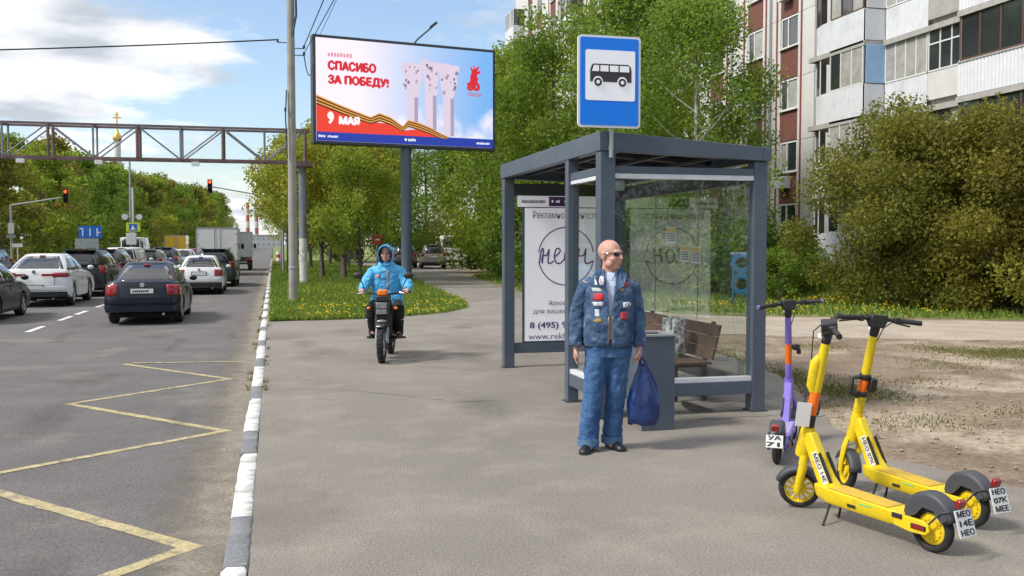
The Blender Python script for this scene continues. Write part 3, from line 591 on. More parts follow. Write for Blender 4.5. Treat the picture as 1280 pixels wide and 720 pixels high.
MB().box((4.56, -.34, Z0 + H_ + .80), (.34, .16, .1), (0, R(-40), 0)).build('floodlight', 'steel_dark', fl, bevel=.02)
# ------------------------------------------------------------------ kick scooters
mat('scooter_yellow', (.74, .54, .006), .42, var=.06, coat=.15, dirt=(.36, .28, .05), ds=9, dpos=(.55, .78), grain=.06, gs=60)
mat('scooter_lilac', (.19, .135, .50), .4, var=.06, coat=.25, dirt=(.26, .22, .48), ds=6, dpos=(.55, .8))
mat('scooter_orange', (.85, .16, .012), .4, var=.05)
mat('deck_worn', (.66, .44, .03), .7, col2=(.50, .32, .06), vs_=14, bump=.3, bs=120)
mat('deck_lilac', (.33, .27, .50), .7, var=.2, vs_=14)
mat('fender_grey', (.055, .058, .066), .55, var=.12, vs_=6)
mat('led_green', (.15, .55, .2), .4)
mat('hub_yellow', (.72, .52, .01), .5, var=.15, vs_=9)
WR = .133
def wheel_meshes():
    t = MB().lathe([(.096, -.026), (.112, -.029), (.127, -.021), (WR, -.008), (WR, .008), (.127, .021), (.112, .029), (.096, .026)], 36, axis='x', closed=True).mesh('tyre', 50)
    r = MB(); r.lathe([(.098, -.02), (.1, -.005), (.1, .005), (.098, .02), (.088, .02), (.088, -.02)], 32, axis='x', closed=True); r.lathe([(.04, -.026), (.045, 0), (.04, .026), (.012, .03), (.012, -.03)], 20, axis='x', closed=True)
    for k in range(12):
        a = 2 * PI * k / 12; r.tube([(0, .036 * math.cos(a), .036 * math.sin(a)), (0, .092 * math.cos(a + .1), .092 * math.sin(a + .1))], .0085, 6)
    h = MB().lathe([(.0, -.022), (.075, -.016), (.09, -.01), (.09, .01), (.075, .016), (.0, .022)], 28, axis='x'); 
    for k in range(14):
        a = 2 * PI * k / 14; h.box((-.016, .06 * math.cos(a), .06 * math.sin(a)), (.014, .016, .016), (a, 0, 0)); h.box((.016, .06 * math.cos(a), .06 * math.sin(a)), (.014, .016, .016), (a, 0, 0))
    return t, r.mesh('rim', 40), h.mesh('rim', 35)
TY, RIM, HUBW = wheel_meshes(); TY.materials.append(MATS['rubber'])
def scooter(label, loc, head, steer, body, deckm, rimm, kind, plate, group):
    t = thing('kick_scooter', label, 'scooter', (loc[0], loc[1], 0), head, group)
    def P(name, b, m, smooth=35, bevel=0, par=t): return b.build(name, m, par, smooth, bevel)
    # deck: boxy hull with chamfered lower edges
    rings = []
    for y, w, z0, z1 in ((.335, .05, .17, .215), (.30, .075, .14, .222), (.20, .085, .115, .214), (-.25, .085, .108, .198), (-.33, .075, .112, .19), (-.39, .055, .125, .18)):
        rings.append([(-w, y, z1), (-w, y, z0 + .03), (-w * .8, y, z0), (w * .8, y, z0), (w, y, z0 + .03), (w, y, z1)])
    P('deck', MB().loft(rings), body, 30, .006)
    top = MB(); top.loft([[(-.07, .20, .2165), (.07, .20, .2165), (.07, .20, .2185), (-.07, .20, .2185)], [(-.07, -.25, .2005), (.07, -.25, .2005), (.07, -.25, .2025), (-.07, -.25, .2025)]]); P('deck_mat', top, deckm)
    for s in (-1, 1):
        P('rear_arm', MB().prism([(-.30, .115), (-.30, .185), (-.50, .185), (-.535, .165), (-.545, .13), (-.52, .105), (-.42, .10)], s * .055, s * .078, 'yz'), body, 30, .005)
        rl = P('side_reflector', MB().box((s * .081, -.475, .143), (.006, .10, .03)), 'black_plastic', 30, .003); P('lens', MB().box((s * .0855, -.478, .143), (.004, .08, .02)), 'red_lamp', None, 0, rl)
        P('hinge_block', MB().box((s * .08, -.33, .175), (.012, .07, .028)), 'black_plastic', 30, .004)
        P('brand_mark', MB().box((s * .0862, .0, .15), (.002, .065, .018)), 'black_plastic')
        if kind != 'lilac': P('led_strip', MB().box((s * .0862, -.10, .178), (.002, .10, .008)), 'led_green')
    # rear wheel, fender, plate
    wr = node('rear_wheel', t, (0, -.51, WR)); inst('tyre', TY, None, wr); inst('rim', HUBW.copy(), rimm, wr)
    fn = MB(); rr = []
    for k in range(15):
        a = R(158 - k * 9.6); ro = .178 + .03 * math.sin(PI * k / 14); cy, cz = -.505 + ro * math.cos(a), .135 + ro * math.sin(a) * 1.02; w = .046 + .008 * math.sin(PI * k / 14)
        nx, nz = math.cos(a), math.sin(a); rr.append([(-w, cy - nx * .05, cz - nz * .05), (-w, cy - nx * .012, cz - nz * .012), (-w * .7, cy, cz), (w * .7, cy, cz), (w, cy - nx * .012, cz - nz * .012), (w, cy - nx * .05, cz - nz * .05)])
    rr = [[(x, -1.01 - y, z) for x, y, z in r_] for r_ in rr]
    fn.loft(rr, cap=False, closed=False); fo = P('rear_fender', fn, 'fender_grey', 60); so = fo.modifiers.new('solid', 'SOLIDIFY'); so.thickness = .006
    for s in (-1, 1):
        P('fender_cheek', MB().prism([(-.36, .17), (-.37, .24), (-.43, .31), (-.52, .325), (-.60, .29), (-.645, .22), (-.60, .19), (-.55, .25), (-.48, .255), (-.43, .20)], s * .049, s * .054, 'yz'), 'fender_grey', 30)
        P('fender_stay', MB().tube([(s * .058, -.51, .15), (s * .058, -.60, .25), (s * .05, -.655, .27)], .006, 6), 'fender_grey', 50)
    P('tail_lamp', MB().box((0, -.685, .315), (.06, .03, .05), (R(20), 0, 0)), 'red_lamp', 30, .006)
    pl = P('number_plate', MB().box((0, -.715, .215), (.138, .006, .15) if kind != 'lilac' else (.13, .006, .10), (R(-17), 0, 0)), 'plate', 30, .002)
    PH = .15 if kind != 'lilac' else .10; pl.data.transform(Matrix.Rotation(R(17), 4, 'X') @ Matrix.Translation((0, .715, -.215))); pl.location = (0, -.715, .215); pl.rotation_euler = (R(-17), 0, 0)
    for i, row in enumerate(plate): text('plate_text', row, .05, 'ink_black', pl, (0, -.0035, PH / len(plate) * ((len(plate) - 1) / 2 - i)), (R(90), 0, 0), .0008, .002, .112 if kind != 'lilac' else .105, PH / len(plate) * .70)
    # neck from deck to steering head, with a sticker on both sides
    rings = []
    for y, z, d in ((.22, .185, .06), (.285, .26, .052), (.345, .36, .046), (.40, .46, .042), (.425, .52, .036)):
        rings.append([(-.034, y - d, z + d * .35), (-.034, y + d, z - d * .35), (.034, y + d, z - d * .35), (.034, y - d, z + d * .35)])
    P('neck', MB().loft(rings), body, 30, .01)
    na = math.atan2(.20, .115)
    for s in (-1, 1):
        sk = P('sticker', MB().box((0, 0, 0), (.002, .215, .045)), 'plate'); sk.location = (s * .0352, .303, .318); sk.rotation_euler = (na, 0, 0)
        text('sticker_text', plate[0] + ' ' + plate[1], .05, 'ink_black', sk, (s * .0015, 0, 0), Matrix(((0, 0, s), (-1, 0, 0), (0, -s, 0))).to_euler() if s < 0 else Matrix(((0, 0, 1), (1, 0, 0), (0, 1, 0))).to_euler(), .0006, .001, .19, .034)
        P('neck_stripe', MB().box((s * .0352, .259, .326), (.002, .20, .028), (na, 0, 0)), 'black_plastic')
    # kickstand
    P('kickstand', MB().tube([(-.05, .20, .12), (-.11, .17, .06), (-.165, .15, .004)], .008, 8), 'black_plastic', 50); P('kickstand', MB().tube([(.03, .18, .12), (.05, .21, .05), (.06, .23, .004)], .008, 8), 'black_plastic', 50)
    # steering assembly, turned about the raked axis
    ax = Vector((0, -.205, .85)).normalized(); o0 = Vector((0, .50, .30)); T = Matrix.Translation(o0) @ Matrix.Rotation(steer, 4, ax) @ Matrix.Translation(-o0)
    def Q(name, b, m, smooth=40, bevel=0, par=t): b.v = [tuple(T @ Vector(v)) for v in b.v]; return b.build(name, m, par, smooth, bevel)
    def A(h): return o0 + ax * (h - .30) / ax.z
    wf = node('front_wheel', t); wf.matrix_local = T @ Matrix.Translation((0, .52, WR)); inst('tyre', TY, None, wf); inst('rim', (RIM if kind != 'lilac' else HUBW).copy(), rimm, wf)
    for s in (-1, 1): Q('fork', MB().tube([(s * .04, .475, .37), (s * .052, .485, .30), (s * .052, .515, .20), (s * .048, .53, .125)], [.017, .02, .018, .016], 8, (1, 1.4)), body, 50)
    ff = MB(); rr = []
    for k in range(11):
        a = R(25 + k * 15); ro = .158; c_, s_ = math.cos(a), math.sin(a); rr.append([(-.042, .52 + (ro - .035) * c_, WR + (ro - .035) * s_), (-.04, .52 + (ro - .008) * c_, WR + (ro - .008) * s_), (-.026, .52 + ro * c_, WR + ro * s_), (.026, .52 + ro * c_, WR + ro * s_), (.04, .52 + (ro - .008) * c_, WR + (ro - .008) * s_), (.042, .52 + (ro - .035) * c_, WR + (ro - .035) * s_)])
    fo = Q('front_fender', ff.loft(rr, cap=False, closed=False), 'fender_grey', 60); fo.modifiers.new('solid', 'SOLIDIFY').thickness = .005
    def seg(name, h0, h1, r0, r1, m, sq=(1, 1)): return Q(name, MB().tube([A(h0), A(h0 + (h1 - h0) * .12), A(h1 - (h1 - h0) * .12), A(h1)], [r0 * .9, r0, r1, r1 * .9], 14, sq), m, 50)
    seg('steering_head', .36, .56, .046, .040, body, (1, 1.15))
    if kind == 'bulge':
        seg('lock_collar', .556, .645, .036, .036, 'black_plastic'); seg('orange_band', .64, .80, .034, .034, 'scooter_orange'); seg('stem', .795, 1.12, .034, .030, body)
        Q('battery_bulge', MB().tube([A(.80) + Vector((0, .012, 0)), A(.84) + Vector((0, .03, 0)), A(.99) + Vector((0, .035, 0)), A(1.03) + Vector((0, .015, 0))], [.03, .037, .037, .026], 14), body, 50)
        h = Q('side_plate', MB().box(A(.66) + Vector((-.055, .05, 0)), (.006, .09, .16), (R(10), 0, R(10))), 'plate', 30)
        Q('cable_lock', MB().tube([A(.69) + Vector((.05, -.02, .03)), A(.69) + Vector((.10, -.03, .02)), A(.69) + Vector((.10, -.03, -.05)), A(.69) + Vector((.05, -.02, -.06))], .016, 8), 'black_plastic', 50)
    elif kind == 'plain':
        seg('stem', .555, .69, .036, .034, body); seg('lock_collar', .685, .72, .040, .040, 'black_plastic'); seg('orange_band', .715, .81, .033, .033, 'scooter_orange'); seg('lock_collar', .805, .845, .039, .039, 'black_plastic'); seg('stem', .84, 1.12, .033, .029, body)
        Q('phone_clamp', MB().box(A(.77) + Vector((.05, -.03, .0)), (.05, .05, .10), (R(12), 0, 0)), 'black_plastic', 30, .01); Q('cable_lock', MB().tube([A(.78) + Vector((-.04, -.02, .04)), A(.78) + Vector((-.10, -.03, .03)), A(.76) + Vector((-.10, -.03, -.05)), A(.72) + Vector((-.04, -.02, -.04))], .016, 8), 'black_plastic', 50)
    else:
        seg('stem', .555, .70, .032, .030, body); seg('orange_band', .68, .90, .029, .029, 'scooter_orange'); seg('stem', .855, 1.12, .030, .027, body)
        Q('cup_holder', MB().box(A(.84) + Vector((.06, -.02, .0)), (.06, .05, .05)), 'black_plastic', 30, .01); Q('cup_holder', MB().box(A(.80) + Vector((.085, -.02, .0)), (.03, .05, .05)), 'black_plastic', 30, .01)
    seg('stem_cap', 1.115, 1.215, .030, .034, 'black_plastic')
    c = A(1.235); Q('display', MB().loft([[c + Vector((s * w, y, z)) for s, y in ((-1, -.05), (1, -.05), (1, .05), (-1, .05))] for w, z in ((.035, -.06), (.06, -.01), (.06, .022), (.05, .03))]), 'black_plastic', 40, .008)
    bw_ = .27
    Q('handlebar', MB().tube([c + Vector((-bw_ + .10, -.035, .0)), c + Vector((-.06, 0, .0)), c + Vector((.06, 0, .0)), c + Vector((bw_ - .10, -.035, .0))], .0135, 10), 'black_plastic', 50)
    for s in (-1, 1):
        Q('grip', MB().tube([c + Vector((s * (bw_ - .12), -.032, 0)), c + Vector((s * bw_, -.055, -.004))], .0175, 12), 'rubber', 50)
        Q('grip_end', MB().tube([c + Vector((s * bw_, -.055, -.004)), c + Vector((s * (bw_ + .018), -.058, -.004))], .018, 12), body if kind == 'lilac' else 'black_plastic', 50)
        Q('brake_lever', MB().tube([c + Vector((s * (bw_ - .14), 0, -.012)), c + Vector((s * (bw_ - .11), .045, -.02)), c + Vector((s * (bw_ - .02), .03, -.035))], .007, 6), 'black_plastic', 50)
        Q('switch_box', MB().box(c + Vector((s * (bw_ - .145), -.026, .0)), (.035, .04, .045)), 'black_plastic', 30, .008)
    Q('headlamp', MB().tube([A(1.16) + Vector((0, .03, 0)), A(1.16) + Vector((0, .055, 0))], .022, 12), 'white_plain', 40)
    Q('brake_cable', MB().tube([c + Vector((.13, .03, -.01)), c + Vector((.10, .10, -.06)), A(.95) + Vector((.02, .06, 0)), A(.60) + Vector((.02, .05, 0)), A(.42) + Vector((.03, .05, 0))], .004, 6), 'black_plastic', 60)
    return t
def between(rear, front):
    c = ((rear[0] + front[0]) / 2, (rear[1] + front[1]) / 2); return c, math.atan2(-(front[0] - rear[0]), front[1] - rear[1])
c1, h1 = between((3.62, 4.66), (3.36, 5.64)); scooter('yellow kick scooter nearest the camera, front wheel turned sideways', c1, h1, R(44), 'scooter_yellow', 'deck_worn', 'hub_yellow', 'bulge', ('МЕО', '14Е', 'НЕО'), 'scooters parked on the pavement')
c2, h2 = between((4.17, 5.02), (3.98, 6.02)); scooter('yellow kick scooter behind the front one, handlebar spread wide', c2, h2, R(-22), 'scooter_yellow', 'deck_worn', 'hub_yellow', 'plain', ('НЕО', '07К', 'МЕЕ'), 'scooters parked on the pavement')
c3, h3 = between((3.88, 6.86), (4.47, 7.70)); scooter('lilac and orange kick scooter seen from behind by the shelter post', c3, h3, R(24), 'scooter_lilac', 'deck_lilac', 'black_plastic', 'lilac', ('УА', '71'), 'scooters parked on the pavement')

# ------------------------------------------------------------------ people
def fuse(mb, voxel, smooth=4, noise=0, ns=6.0, seed=0):
    """overlapping shapes grown together into one continuous skin"""
    me = mb.mesh('tmp'); o = bpy.data.objects.new('tmp', me); COL.objects.link(o)
    r = o.modifiers.new('r', 'REMESH'); r.mode = 'VOXEL'; r.voxel_size = voxel
    if smooth: s = o.modifiers.new('s', 'SMOOTH'); s.iterations = smooth; s.factor = .5
    if noise:
        tx = bpy.data.textures.new('folds', 'CLOUDS'); tx.noise_scale = ns; tx.noise_depth = 2; d = o.modifiers.new('d', 'DISPLACE'); d.texture = tx; d.strength = noise; d.mid_level = .5; d.texture_coords = 'LOCAL'
    dg = bpy.context.evaluated_depsgraph_get(); out = bpy.data.meshes.new_from_object(o.evaluated_get(dg)); bpy.data.objects.remove(o); bpy.data.meshes.remove(me)
    out.shade_smooth(); return out
def ell(c, rx, ry, n=20, e=.85, yaw=0, tilt=(0, 0)):
    out = []
    for k in range(n):
        a = 2 * PI * k / n; x = rx * math.copysign(abs(math.cos(a)) ** e, math.cos(a)); y = ry * math.copysign(abs(math.sin(a)) ** e, math.sin(a))
        X = x * math.cos(yaw) - y * math.sin(yaw); Y = x * math.sin(yaw) + y * math.cos(yaw); out.append((c[0] + X, c[1] + Y, c[2] + x * tilt[0] + y * tilt[1]))
    return out
def put(me, name, m, parent):
    o = bpy.data.objects.new(name, me); COL.objects.link(o); o.parent = parent; me.materials.clear(); me.materials.append(MATS[m]); return o
mat('skin', (.47, .24, .17), .5, col2=(.62, .37, .29), vs_=26, bump=.15, bs=60, spec=.4)
mat('skin_lip', (.42, .15, .12), .5)
mat('denim', (.016, .042, .105), .85, col2=(.065, .125, .225), vs_=8, bump=1.0, bs=24, detail=8, dirt=(.26, .33, .44), ds=7, dpos=(.53, .78), grain=.18, gs=140)
mat('jeans', (.020, .070, .19), .85, col2=(.058, .145, .31), vs_=4.5, bump=.8, bs=20, detail=8, dirt=(.10, .20, .36), ds=3, dpos=(.50, .85), grain=.15, gs=140)
mat('jeans_hem', (.09, .17, .29), .85, var=.2, vs_=20)
mat('shirt', (.50, .56, .74), .8, var=.06)
mat('shoe', (.012, .012, .013), .4, var=.2)
mat('lens_dark', (.006, .006, .007), .08, coat=.5)
mat('patch_red', (.50, .02, .03), .7, var=.2, vs_=40); mat('patch_white', (.62, .64, .68), .7, var=.25, vs_=40); mat('patch_gold', (.35, .24, .06), .7, var=.3, vs_=40); mat('patch_green', (.30, .42, .30), .7, col2=(.6, .6, .6), vs_=40); mat('patch_dark', (.03, .02, .05), .7)
mat('hair_white', (.55, .50, .46), .8, var=.1, vs_=60)
mat('bag_blue', (.004, .016, .085), .3, col2=(.010, .04, .17), vs_=6, bump=.7, bs=12, coat=.3)
mat('brass', (.35, .28, .16), .35, .8)
def head_shapes(b, c, yaw, s=1.0, neck=True):
    """skull, jaw, brow, nose, ears as overlapping shapes, facing -Y before the turn"""
    M = Matrix.Rotation(yaw, 3, 'Z'); C = Vector(c)
    def E(p, r): b.ball(C + M @ (Vector(p) * s), [k * s for k in r], 18, 12, M)
    E((0, .012, .035), (.078, .100, .092)); E((0, -.018, -.03), (.066, .078, .088)); E((0, -.048, -.088), (.040, .040, .032)); E((0, -.078, .028), (.055, .022, .018))
    E((0, -.098, -.012), (.013, .020, .024)); E((0, -.108, -.024), (.017, .017, .013))
    for k in (-1, 1): E((k * .046, -.058, -.03), (.026, .028, .026)); E((k * .078, .018, -.005), (.010, .022, .034)); E((k * .05, -.02, -.07), (.026, .04, .03))
    E((0, -.088, -.056), (.026, .014, .008)); E((0, -.084, -.072), (.024, .014, .008))
def hand_shapes(b, w, side, curl, fwd=(0, -1, 0)):
    """relaxed or gripping hand hanging from wrist w: palm, four fingers, thumb"""
    w = Vector(w); F = Vector(fwd); X = Vector((0, 0, 1)).cross(F).normalized()      # fingers lie in a row along F, palm faces the thigh
    ring = []
    for t, a, c_ in ((0, .024, .020), (.03, .034, .018), (.07, .042, .017), (.095, .042, .015)): ring.append([w + F * (a * math.cos(k * PI / 6)) + X * (c_ * math.sin(k * PI / 6)) + Vector((0, 0, -t)) for k in range(12)])
    b.loft(ring)
    for i, (off, ln) in enumerate(((.032, .070), (.011, .078), (-.011, .073), (-.031, .058))):
        p = w + F * off + Vector((0, 0, -.088)); pts = [p]; a = 0
        for j, f_ in enumerate((.42, .33, .25)): a += curl * (.6 + .4 * j); p = p + (Vector((0, 0, -1)) * math.cos(a) - X * side * math.sin(a)) * ln * f_; pts.append(p)
        b.tube(pts, [.0105, .0098, .009, .0075], 8)
    p = w + F * .028 + Vector((0, 0, -.03)); b.tube([p, p + F * .026 + Vector((0, 0, -.022)) - X * side * .008, p + F * .034 + Vector((0, 0, -.05)) - X * side * (.012 + .02 * curl), p + F * .03 + Vector((0, 0, -.072)) - X * side * (.016 + .03 * curl)], [.014, .013, .0115, .009], 8)
from mathutils.bvhtree import BVHTree
def conform(name, me, x, z, w, h, m, parent, off=.004, n=5, outline=None):
    """a cloth badge laid on the front of a garment"""
    bvh = BVHTree.FromPolygons([v.co for v in me.vertices], [p.vertices for p in me.polygons]); b = MB(); g = []
    for i in range(n):
        row = []
        for j in range(n):
            px, pz = x - w / 2 + w * i / (n - 1), z - h / 2 + h * j / (n - 1); hit = bvh.ray_cast(Vector((px, -1, pz)), Vector((0, 1, 0)))[0]; row.append((px, (hit.y if hit else -.12) - off, pz))
        g.append(row)
    b.loft(g, cap=False, closed=False); o = b.build(name, m, parent, 80); so = o.modifiers.new('solid', 'SOLIDIFY'); so.thickness = .003; return o

def standing_man():
    t = thing('person', 'bald man in badge covered denim jacket and blue jeans holding a bag', 'person', (2.70, 7.68, 0), R(-16))
    TX = .045; hipL, hipR = (TX - .09, .0, .90), (TX + .09, 0, .90); fR, fL = (-.125, -.03, .07), (.085, .10, .07)
    b = MB()                                   # the body under the clothes
    b.loft([ell((TX, 0, z), rx, ry) for z, rx, ry in ((.84, .15, .11), (.95, .165, .12), (1.08, .155, .125), (1.25, .17, .12), (1.40, .165, .105), (1.47, .10, .08), (1.52, .062, .062))])
    b.tube([(TX, .012, 1.46), (TX + .002, .0, 1.53), (TX + .006, -.012, 1.62)], [.07, .060, .056], 14)
    HC = (TX + .012, -.022, 1.655); yaw = R(52); head_shapes(b, HC, yaw, 1.03)
    arms = {}
    for s, el, wr in ((-1, (TX - .262, .03, 1.15), (TX - .28, -.045, .885)), (1, (TX + .245, .035, 1.15), (TX + .255, -.03, .885))):
        b.tube([(TX + s * .165, .0, 1.43), el, wr], [.055, .045, .027], 12); hand_shapes(b, wr, s, .28 if s < 0 else .75, (0, -1, 0)); arms[s] = (el, wr)
    for hp, ft in ((hipL, fR), (hipR, fL)):
        kn = ((hp[0] + ft[0]) / 2, (hp[1] + ft[1]) / 2 - .03, .49); b.tube([hp, kn, ft], [.085, .06, .042], 12); b.tube([ft, (ft[0], ft[1] - .1, .045)], [.042, .035], 10)
    put(fuse(b, .0065, 3), 'body', 'skin', t)
    # shirt under the open jacket
    b = MB(); b.loft([ell((TX, 0, z), rx, ry) for z, rx, ry in ((.92, .195, .135), (1.08, .195, .142), (1.25, .195, .137), (1.40, .185, .122), (1.475, .115, .095), (1.515, .072, .074))]); put(fuse(b, .011, 3), 'shirt', 'shirt', t)
    for s in (-1, 1):
        MB().add([(TX + .01 + s * .008, -.108, 1.455), (TX + .01 + s * .062, -.092, 1.44), (TX + .01 + s * .072, -.045, 1.525), (TX + .01 + s * .05, -.072, 1.528)], [(0, 1, 2, 3)]).build('shirt_collar', 'shirt', t).modifiers.new('s', 'SOLIDIFY').thickness = .008
    # jacket with sleeves, slit open down the front
    b = MB(); b.loft([ell((TX, .0, z), rx, ry, 28) for z, rx, ry in ((.885, .196, .150), (.92, .206, .158), (1.0, .208, .166), (1.12, .206, .168), (1.25, .208, .160), (1.35, .208, .145), (1.42, .185, .128), (1.475, .125, .108), (1.51, .098, .094), (1.535, .092, .09))])
    for s in (-1, 1):                            # sleeves overlap the body of the jacket at the shoulder seam
        el, wr = arms[s]; E, W = Vector(el), Vector(wr); sb = MB()
        sb.tube([(TX + s * .13, .0, 1.42), (TX + s * .19, .003, 1.385), E.lerp(Vector((TX + s * .2, 0, 1.39)), .5), E, E.lerp(W, .5), E.lerp(W, .96)], [.060, .074, .073, .070, .063, .054], 18); put(fuse(sb, .009, 2, .030, .065), 'sleeve', 'denim', t)
        sb = MB(); sb.tube([E.lerp(W, .86), E.lerp(W, 1.0)], [.060, .058], 18); put(fuse(sb, .009, 1), 'cuff', 'denim', t)
    me = fuse(b, .010, 4, .034, .10)
    bm = bmesh.new(); bm.from_mesh(me); kill = []
    for f in bm.faces:
        c = f.calc_center_median(); wgap = .014 + max(0, (c.z - 1.20)) * .11 if c.z > 1.16 else .012
        if c.y < -.03 and abs(c.x - TX - .008) < wgap: kill.append(f)
        elif c.z < .895 and abs(c.x - TX) < .19: kill.append(f)
        elif c.z > 1.528: kill.append(f)
    bmesh.ops.delete(bm, geom=kill, context='FACES'); bm.to_mesh(me); bm.free(); ja = put(me, 'jacket', 'denim', t); so = ja.modifiers.new('s', 'SOLIDIFY'); so.thickness = .010; so.offset = 1
    for s in (-1, 1):                            # turned-down collar, pockets, zip
        MB().add([(TX + .01 + s * .045, -.148, 1.36), (TX + .01 + s * .105, -.150, 1.40), (TX + .01 + s * .135, -.098, 1.495), (TX + .01 + s * .105, -.028, 1.555), (TX + .01 + s * .078, -.075, 1.53)], [(0, 1, 2, 3, 4)]).build('collar', 'denim', t).modifiers.new('s', 'SOLIDIFY').thickness = .010
        conform('pocket', me, TX + s * .115, 1.075, .105, .125, 'denim', t, .010); conform('zip_tape', me, TX + .008 + s * .017, 1.03, .011, .24, 'brass', t, .012)
    conform('hem_band', me, TX - .10, .915, .17, .04, 'denim', t, .008); conform('hem_band', me, TX + .115, .915, .17, .04, 'denim', t, .008)
    for x, z, w, h, m in ((-.085, 1.445, .075, .075, 'patch_white'), (-.085, 1.445, .045, .04, 'patch_red'), (-.11, 1.372, .10, .03, 'patch_green'), (-.10, 1.312, .095, .058, 'patch_red'), (-.10, 1.252, .095, .032, 'patch_white'), (-.105, 1.178, .036, .058, 'patch_white'), (-.10, 1.118, .07, .032, 'patch_gold'),
                        (.14, 1.425, .035, .06, 'patch_red'), (.135, 1.372, .10, .016, 'patch_gold'), (.145, 1.245, .065, .045, 'patch_white'), (.125, 1.208, .08, .012, 'patch_dark'), (.125, 1.155, .068, .056, 'patch_red'), (.125, 1.155, .03, .022, 'patch_dark')):
        conform('badge', me, TX + x, z, w, h, m, t, .013 if m != 'patch_red' or w > .05 else .016)
    # jeans
    b = MB(); b.loft([ell((TX, 0, z), rx, ry, 24) for z, rx, ry in ((.80, .175, .135), (.88, .19, .145), (.96, .185, .14))])
    for hp, ft in ((hipL, fR), (hipR, fL)):
        H, F = Vector(hp), Vector(ft); b.tube([H, H.lerp(F, .18) + Vector((0, -.005, 0)), H.lerp(F, .5) + Vector((0, -.015, 0)), H.lerp(F, .75), H.lerp(F, .93), F + Vector((0, -.005, -.03))], [.108, .100, .086, .082, .084, .090], 18, (1, 1.15))
    put(fuse(b, .009, 2, .030, .075), 'jeans', 'jeans', t)
    for ft in (fR, fL): MB().loft([ell((ft[0], ft[1] - .005, z), r_, r_ * 1.1, 22, 1) for z, r_ in ((.048, .095), (.105, .094), (.105, .088), (.048, .088), (.048, .095))], cap=False).build('turn_up', 'jeans_hem', t, 50)
    for ft, yw in ((fR, R(-14)), (fL, R(24))):
        M = Matrix.Rotation(yw, 3, 'Z'); b = MB(); rings = []
        for y, w, h in ((.08, .030, .06), (.06, .038, .09), (.0, .040, .10), (-.07, .046, .085), (-.13, .050, .062), (-.18, .042, .050), (-.205, .022, .036)):
            rings.append([Vector((ft[0], ft[1], 0)) + M @ Vector((w * math.cos(a), y, (.002 if math.sin(a) < 0 else .012 + (h - .012) * math.sin(a)))) for a in np.linspace(0, 2 * PI, 18, False)])
        b.loft(rings); b.build('shoe', 'shoe', t, 60)
    # sunglasses, mouth, thin side hair
    M = Matrix.Rotation(yaw, 3, 'Z'); C = Vector(HC)
    def HP(p): return C + M @ Vector(p)
    sg = node('sunglasses', t)
    for k in (-1, 1):
        rings = [[HP((k * .036 + .030 * sc * math.cos(a), -.094 + abs(k * .036 + .030 * sc * math.cos(a)) ** 2 * 5.0 - d, .012 + .021 * sc * math.sin(a))) for a in np.linspace(0, 2 * PI, 16, False)] for sc, d in ((1, 0), (.98, .005), (.6, .008))]
        MB().loft(rings).build('lens', 'lens_dark', sg, 60); MB().tube([HP((k * .064, -.072, .018)), HP((k * .082, -.03, .018)), HP((k * .088, .02, .012)), HP((k * .086, .035, .002))], .0035, 6).build('temple', 'lens_dark', sg, 50)
    MB().tube([HP((-.01, -.106, .018)), HP((.01, -.106, .018))], .004, 6).build('bridge', 'lens_dark', sg, 50)
    MB().tube([HP((-.024, -.094, -.066)), HP((-.01, -.106, -.064)), HP((.01, -.106, -.064)), HP((.024, -.094, -.066))], [.003, .0045, .0045, .003], 8).build('mouth', 'skin_lip', t, 60)
    # belt line, fly and pocket seams on the jeans
    # carrier bag hanging from the curled fingers
    w = Vector(arms[1][1]); g = thing('carrier_bag', 'dark blue plastic bag hanging from the standing man\'s hand', 'bag', (0, 0, 0)); rg = random.Random(8); rings = []; n = 30; gx, gy, gz = w.x + .035, w.y - .0, w.z - .125
    for i in range(15):
        q = i / 14; z = gz - .03 - .50 * q; k = (.16 + .84 * min(1, q * 1.5) ** .75) * (1 if q < .9 else 1 - (q - .9) * 2.2); ring = []
        for j in range(n):
            a = 2 * PI * j / n; fold = 1 + (.16 * math.sin(9 * a + 1) + .10 * math.sin(15 * a + 2 + q)) * (1 - q) + .05 * math.sin(4 * a + 5 * q); e = .75
            ring.append((gx + .012 * math.sin(3 * q) + .135 * k * fold * math.copysign(abs(math.cos(a)) ** e, math.cos(a)), gy + .065 * k * fold * math.copysign(abs(math.sin(a)) ** e, math.sin(a)), z + .012 * math.sin(5 * a)))
        rings.append(ring)
    MB().loft(rings).build('bag_body', 'bag_blue', g, 60)
    for s in (-1, 1): MB().tube([(gx + s * .028, gy, gz - .05), (gx + s * .022, gy - .012 * s, gz), (gx - .02, gy - .018, gz + .045), (gx - .03, gy + .01, gz + .04)], [.016, .012, .009, .009], 8, (1, .5)).build('bag_handle', 'bag_blue', g, 60)
    g.location = t.location; g.rotation_euler = t.rotation_euler
standing_man()

